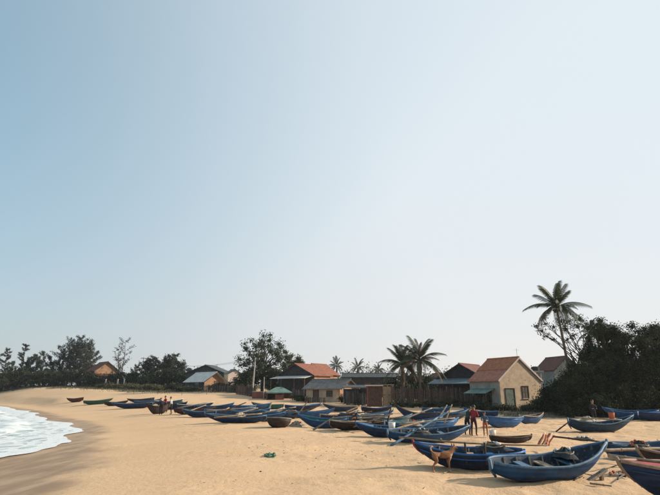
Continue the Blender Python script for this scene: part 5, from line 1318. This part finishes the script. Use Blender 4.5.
# scraps of weed, husk and driftwood on the sand
q = np.random.default_rng(31)
sc = []
for k in range(1300):
    if k % 3: px = q.uniform(150, 660); py = 455 + 7 * math.sin(px / 60) + q.normal() * 3.5 - (px - 300) * 0.01
    else: px = q.uniform(100, 660); py = 405 + 85 * q.random() ** 1.3
    g_ = G(px, py)
    if float(sdist(g_.x, g_.y)) < 8: continue
    sc.append((g_.x, g_.y, g_.z + 0.012))
    if len(sc) > 480: break
sc = np.array(sc)
ax = q.normal(size=(len(sc), 3)); ax[:, 2] *= 0.15
v, f = leaf_quads(sc, 0.085, 0.03, axis=ax, r=q)
tag(link('beach_litter', np_mesh('beach_litter', v, f, ['plank_grey', 'driftwood', 'bark', 'driftwood'], q.integers(4, size=len(f)))), 'scraps of weed, husk and twig strewn along the tide line', 'litter', kind='stuff')

# ------------------------------------------------------------------ people
DG = None
def skinned(verts, edges, radii, root=0, sub=2):
    me = bpy.data.meshes.new('tmp'); me.from_pydata(verts, edges, []); me.update()
    ob = bpy.data.objects.new('tmp', me); scr = bpy.data.scenes.new('scratch'); scr.collection.objects.link(ob)
    md = ob.modifiers.new('s', 'SKIN'); md.use_smooth_shade = True
    ly = me.skin_vertices[0].data if len(me.skin_vertices) else None
    if ly is None:
        import bmesh
        bm = bmesh.new(); bm.from_mesh(me); bm.verts.layers.skin.verify(); bm.to_mesh(me); bm.free(); ly = me.skin_vertices[0].data
    for i, r_ in enumerate(radii):
        ly[i].radius = (r_, r_) if not hasattr(r_, '__len__') else r_
        ly[i].use_root = (i == root)
    sb = ob.modifiers.new('d', 'SUBSURF'); sb.levels = sub; sb.render_levels = sub
    vl = scr.view_layers[0]; vl.update(); dg = vl.depsgraph
    ev = bpy.data.meshes.new_from_object(ob.evaluated_get(dg))
    V = [v.co.copy() for v in ev.vertices]; F = [tuple(p.vertices) for p in ev.polygons]
    bpy.data.scenes.remove(scr); bpy.data.objects.remove(ob); bpy.data.meshes.remove(me); bpy.data.meshes.remove(ev)
    return V, F
def seg_d(p, a, b):
    ab = b - a; t = max(0, min(1, (p - a).dot(ab) / max(ab.length_squared, 1e-9)))
    return (p - a - ab * t).length

def person(label, loc, face, H, shirt, legs, bend=0, arms='down', crouch=0.0, short=False, sleeve=True, turn=0, group=None):
    """face: direction looked at, degrees clockwise from straight away from the camera"""
    k = H / 1.70
    t = thing('person', label, 'person', loc, (0, 0, R(-face)), group)
    J = {}
    c = crouch
    J['pel'] = Vector((0, -0.30 * c, 0.93 - 0.62 * c))
    rb_ = Matrix.Rotation(R(-bend), 3, 'X')
    up = lambda x, y, z: J['pel'] + rb_ @ Vector((x, y, z))
    J['bel'] = up(0, 0.01, 0.17); J['che'] = up(0, 0, 0.36); J['nek'] = up(0, 0.0, 0.52); J['hed0'] = up(0, 0.02, 0.60); J['hed'] = up(0, 0.025, 0.70); J['top'] = up(0, 0.015, 0.745)
    for s, n in ((-1, 'l'), (1, 'r')):
        J['hip' + n] = J['pel'] + Vector((s * 0.10, 0, -0.05))
        st = 0.07 * s if not c else 0
        J['kne' + n] = Vector((s * (0.11 + 0.06 * c), 0.03 + st + 0.20 * c, 0.49 - 0.06 * c)); J['ank' + n] = Vector((s * (0.11 + .04 * c), -0.03 + st - 0.02 * c, 0.085)); J['toe' + n] = Vector((s * (0.125 + .04 * c), 0.13 + st, 0.035))
        J['sho' + n] = up(s * 0.185, 0, 0.455)
        if arms == 'down':
            J['elb' + n] = J['sho' + n] + Vector((s * 0.05, -0.03 + 0.10 * math.sin(R(bend)), -0.28)); J['wri' + n] = J['elb' + n] + Vector((0.0, 0.08, -0.24))
        elif arms == 'front':
            J['elb' + n] = J['sho' + n] + Vector((s * 0.04, 0.08, -0.27)); J['wri' + n] = J['elb' + n] + Vector((-s * 0.08, 0.22, 0.02))
        else:
            J['elb' + n] = J['sho' + n] + Vector((s * 0.05, 0.16, -0.22)); J['wri' + n] = J['elb' + n] + Vector((-s * 0.05, 0.12, -0.20))
        J['han' + n] = J['wri' + n] + (J['wri' + n] - J['elb' + n]).normalized() * 0.075
    rad = dict(pel=(.135, .10), bel=(.125, .095), che=(.15, .105), nek=.055, hed0=.07, hed=.098, top=.075)
    for n in 'lr': rad.update({'hip' + n: .095, 'kne' + n: .06, 'ank' + n: .042, 'toe' + n: .035, 'sho' + n: .062, 'elb' + n: .043, 'wri' + n: .031, 'han' + n: (.038, .022)})
    bones = [('pel', 'bel', 1), ('bel', 'che', 1), ('che', 'nek', 1), ('nek', 'hed0', 0), ('hed0', 'hed', 0), ('hed', 'top', 0)]
    for n in 'lr':
        bones += [('pel', 'hip' + n, 2), ('hip' + n, 'kne' + n, 2), ('kne' + n, 'ank' + n, 0 if short else 2), ('ank' + n, 'toe' + n, 0), ('che', 'sho' + n, 1), ('sho' + n, 'elb' + n, 1), ('elb' + n, 'wri' + n, 1 if sleeve and not short else 0), ('wri' + n, 'han' + n, 0)]
    names = list(J); ix = {n: i for i, n in enumerate(names)}
    V, F = skinned([J[n] * k for n in names], [(ix[a], ix[b]) for a, b, _ in bones], [tuple(x * k for x in (rad[n] if hasattr(rad[n], '__len__') else (rad[n], rad[n]))) for n in names], ix['pel'], 2)
    m = MB(); m.add(V, F)
    mi = []
    for f in F:
        cc = sum((V[i] for i in f), Vector()) / len(f)
        best = min(bones, key=lambda b: seg_d(cc, J[b[0]] * k, J[b[1]] * k) - (0.02 if b[2] == 2 else 0))
        mi.append(best[2])
    m.m = mi
    # fingers, nose, ears and eyes belong to the same body mesh
    for n, s in (('l', -1), ('r', 1)):
        h0 = J['han' + n]; d = (J['han' + n] - J['wri' + n]).normalized(); sd = Vector((1, 0, 0)); sd = (sd - d * sd.dot(d)).normalized(); fw = d.cross(sd)
        m.mi = 0
        for q_, (o, ln) in enumerate(((-.024, .07), (-.008, .08), (.008, .075), (.023, .06))):
            a = h0 + sd * o; m.tube([a * k, (a + d * ln * .55) * k, (a + d * ln - fw * 0.02 * s) * k], [.009 * k, .0085 * k, .007 * k], 5)
        a = J['wri' + n] + d * 0.03; m.tube([a * k, (a - sd * s * .035 + d * .03) * k, (a - sd * s * .045 + d * .065) * k], [.011 * k, .010 * k, .008 * k], 5)
    hm = rb_
    hc = J['hed']
    m.mi = 0
    m.sphere((hc + hm @ Vector((0, 0.108, -0.012))) * k, (.014 * k, .022 * k, .026 * k), 6, 4)
    for s in (-1, 1): m.sphere((hc + hm @ Vector((s * 0.10, 0.0, -0.005))) * k, (.012 * k, .022 * k, .034 * k), 6, 4)
    m.sphere((hc + hm @ Vector((0, 0.094, -0.055))) * k, (.026 * k, .012 * k, .008 * k), 6, 4)
    m.mi = 3
    for s in (-1, 1): m.sphere((hc + hm @ Vector((s * 0.036, 0.092, 0.012))) * k, (.013 * k, .010 * k, .009 * k), 6, 4)
    m.build('body', ['skin', shirt, legs, 'eye'], t, smooth_=True)
    # hair cap
    hb = MB(); vs = []; fs = []
    nu, nv = 14, 6
    for j in range(nv + 1):
        th = (math.pi * 0.60) * j / nv
        for i in range(nu):
            a = 2 * math.pi * i / nu; w = 1.0 if math.sin(a) < 0.35 else 0.72
            th2 = th * w
            p_ = Vector((0.099 * math.sin(th2) * math.cos(a), 0.101 * math.sin(th2) * math.sin(a) - 0.012, 0.112 * math.cos(th2) + 0.012))
            vs.append((hc + hm @ p_) * k)
    for j in range(nv):
        for i in range(nu): fs.append((j * nu + i, (j + 1) * nu + i, (j + 1) * nu + (i + 1) % nu, j * nu + (i + 1) % nu))
    hb.add(vs, fs); hb.build('hair', 'hair', t, smooth_=True)
    return t
def stand(px, py): return gz_(px, py)
person('person in a red shirt and plum trousers standing among the boats', stand(474.5, 436), 40, 1.50, 'shirt_red', 'trousers_plum', bend=12, arms='front')
person('person in a dark green top bending toward the one in red', stand(468, 435.5), 60, 1.46, 'shirt_green', 'trousers_dark', bend=24, arms='reach')
person('small child in orange shorts and pale blue top crouching beside the one in red', stand(486, 436.5), 200, 1.18, 'shirt_blue', 'shorts_orange', bend=10, arms='front', short=True)
person('person in dark clothes standing in the shade of the thicket behind the slate boat', stand(595, 425), 185, 1.62, 'shirt_dark', 'trousers_dark', arms='front')
person('man in a dark shirt leaning over the black boat down the beach', stand(160.5, 415), 330, 1.62, 'shirt_dark', 'trousers_dark', bend=28, arms='reach')
person('man in a red shirt behind the black boat down the beach', stand(165, 413), 220, 1.66, 'shirt_red', 'trousers_dark', bend=6, arms='front')
person('man in a whitish shirt and shorts by the black boat', stand(171, 414.5), 270, 1.62, 'shirt_white', 'trousers_dark', bend=10, arms='down', short=True)

# ------------------------------------------------------------------ dog
def dog(loc, yaw, k):
    t = thing('dog', 'lean tan dog with a curled pale tail standing on the sand before the blue boat', 'dog', loc, (0, 0, R(yaw)))
    # local +X is forward; shoulder height about 0.52 before scaling
    J = dict(hipc=(-.25, 0, .50), loin=(-.12, 0, .485), rib=(.04, 0, .455), che=(.20, 0, .455), wit=(.25, 0, .53), nk=(.335, -.005, .62), hd=(.40, .02, .675), mz=(.475, .06, .645), ns=(.53, .085, .625),
             t0=(-.31, 0, .54), t1=(-.365, 0, .61), t2=(-.365, 0, .685), t3=(-.31, .01, .715), t4=(-.262, .02, .675))
    for s, n in ((-1, 'l'), (1, 'r')):
        fo = 0.05 * s
        J['th' + n] = (-.25, .075 * s, .41); J['st' + n] = (-.19 + fo * .3, .08 * s, .30); J['ho' + n] = (-.315 + fo, .08 * s, .185); J['hp' + n] = (-.295 + fo, .08 * s, .05); J['ht' + n] = (-.25 + fo, .08 * s, .02)
        J['sh' + n] = (.205, .065 * s, .40); J['el' + n] = (.165 + fo * .3, .07 * s, .29); J['wr' + n] = (.195 + fo * .5, .07 * s, .15); J['fp' + n] = (.20 + fo * .5, .07 * s, .04); J['ft' + n] = (.245 + fo * .5, .07 * s, .018)
    rad = dict(hipc=.088, loin=.060, rib=(.082, .100), che=(.085, .108), wit=.082, nk=.06, hd=.066, mz=.036, ns=.024, t0=.03, t1=.024, t2=.022, t3=.02, t4=.014)
    for n in 'lr': rad.update({'th' + n: .058, 'st' + n: .034, 'ho' + n: .021, 'hp' + n: .02, 'ht' + n: .022, 'sh' + n: .05, 'el' + n: .029, 'wr' + n: .02, 'fp' + n: .018, 'ft' + n: .022})
    bones = [('hipc', 'loin'), ('loin', 'rib'), ('rib', 'che'), ('che', 'wit'), ('wit', 'nk'), ('nk', 'hd'), ('hd', 'mz'), ('mz', 'ns'), ('hipc', 't0'), ('t0', 't1'), ('t1', 't2'), ('t2', 't3'), ('t3', 't4')]
    for n in 'lr': bones += [('hipc', 'th' + n), ('th' + n, 'st' + n), ('st' + n, 'ho' + n), ('ho' + n, 'hp' + n), ('hp' + n, 'ht' + n), ('che', 'sh' + n), ('sh' + n, 'el' + n), ('el' + n, 'wr' + n), ('wr' + n, 'fp' + n), ('fp' + n, 'ft' + n)]
    names = list(J); ix = {n: i for i, n in enumerate(names)}
    V, F = skinned([Vector(J[n]) * k for n in names], [(ix[a], ix[b]) for a, b in bones], [tuple(x * k for x in (rad[n] if hasattr(rad[n], '__len__') else (rad[n],) * 2)) for n in names], ix['rib'], 2)
    m = MB(); m.add(V, F)
    mi = []
    for f in F:
        c = sum((V[i] for i in f), Vector()) / len(f) / k
        q_ = 0
        if c.x < -.29 and c.z > .60: q_ = 1
        elif c.x > .20 and .33 < c.z < .50: q_ = 1
        elif c.z < .07: q_ = 1
        elif c.x > .455 and c.z > .55: q_ = 2
        mi.append(q_)
    m.m = mi
    hd = Vector(J['hd'])
    for s in (-1, 1):
        a = hd + Vector((-.035 - s * .01, .05 * s, .045)); m.mi = 0
        b = a + Vector((-.02, .02 * s, .085))
        m.add([(a + Vector((.03, 0, 0))) * k, (a + Vector((-.035, 0, 0))) * k, (a + Vector((0, .022 * s, -.012))) * k, b * k], [(0, 1, 3), (1, 2, 3), (2, 0, 3), (0, 2, 1)])
        m.mi = 2; m.sphere((hd + Vector((.038, .035 + .03 * s, .022))) * k, .010 * k, 6, 4)
    m.mi = 2; m.sphere((Vector(J['ns']) + Vector((.02, .01, .006))) * k, .015 * k, 6, 4)
    m.build('body', ['fur_tan', 'fur_pale', 'fur_dark'], t, smooth_=True)
    return t
g = G(443.5, 472)
dog((g.x, g.y, g.z - 0.005), 14, 0.96)

# ------------------------------------------------------------------ sea haze over the whole place
hz = MB(); hz.box(-1750, 1750, -260, 1780, -8.0, 19.0)
hm_ = bpy.data.materials.new('haze'); hm_.use_nodes = True
hn = hm_.node_tree.nodes; hn.clear()
ho = hn.new('ShaderNodeOutputMaterial'); hv = hn.new('ShaderNodeVolumePrincipled')
hv.inputs['Color'].default_value = (0.86, 0.92, 1.0, 1); hv.inputs['Density'].default_value = 0.0002; hv.inputs['Anisotropy'].default_value = 0.2
hm_.node_tree.links.new(hv.outputs['Volume'], ho.inputs['Volume'])
MATS['haze'] = hm_
tag(hz.build('haze', 'haze'), 'thin sea haze hanging over the beach and village', 'haze', kind='stuff')
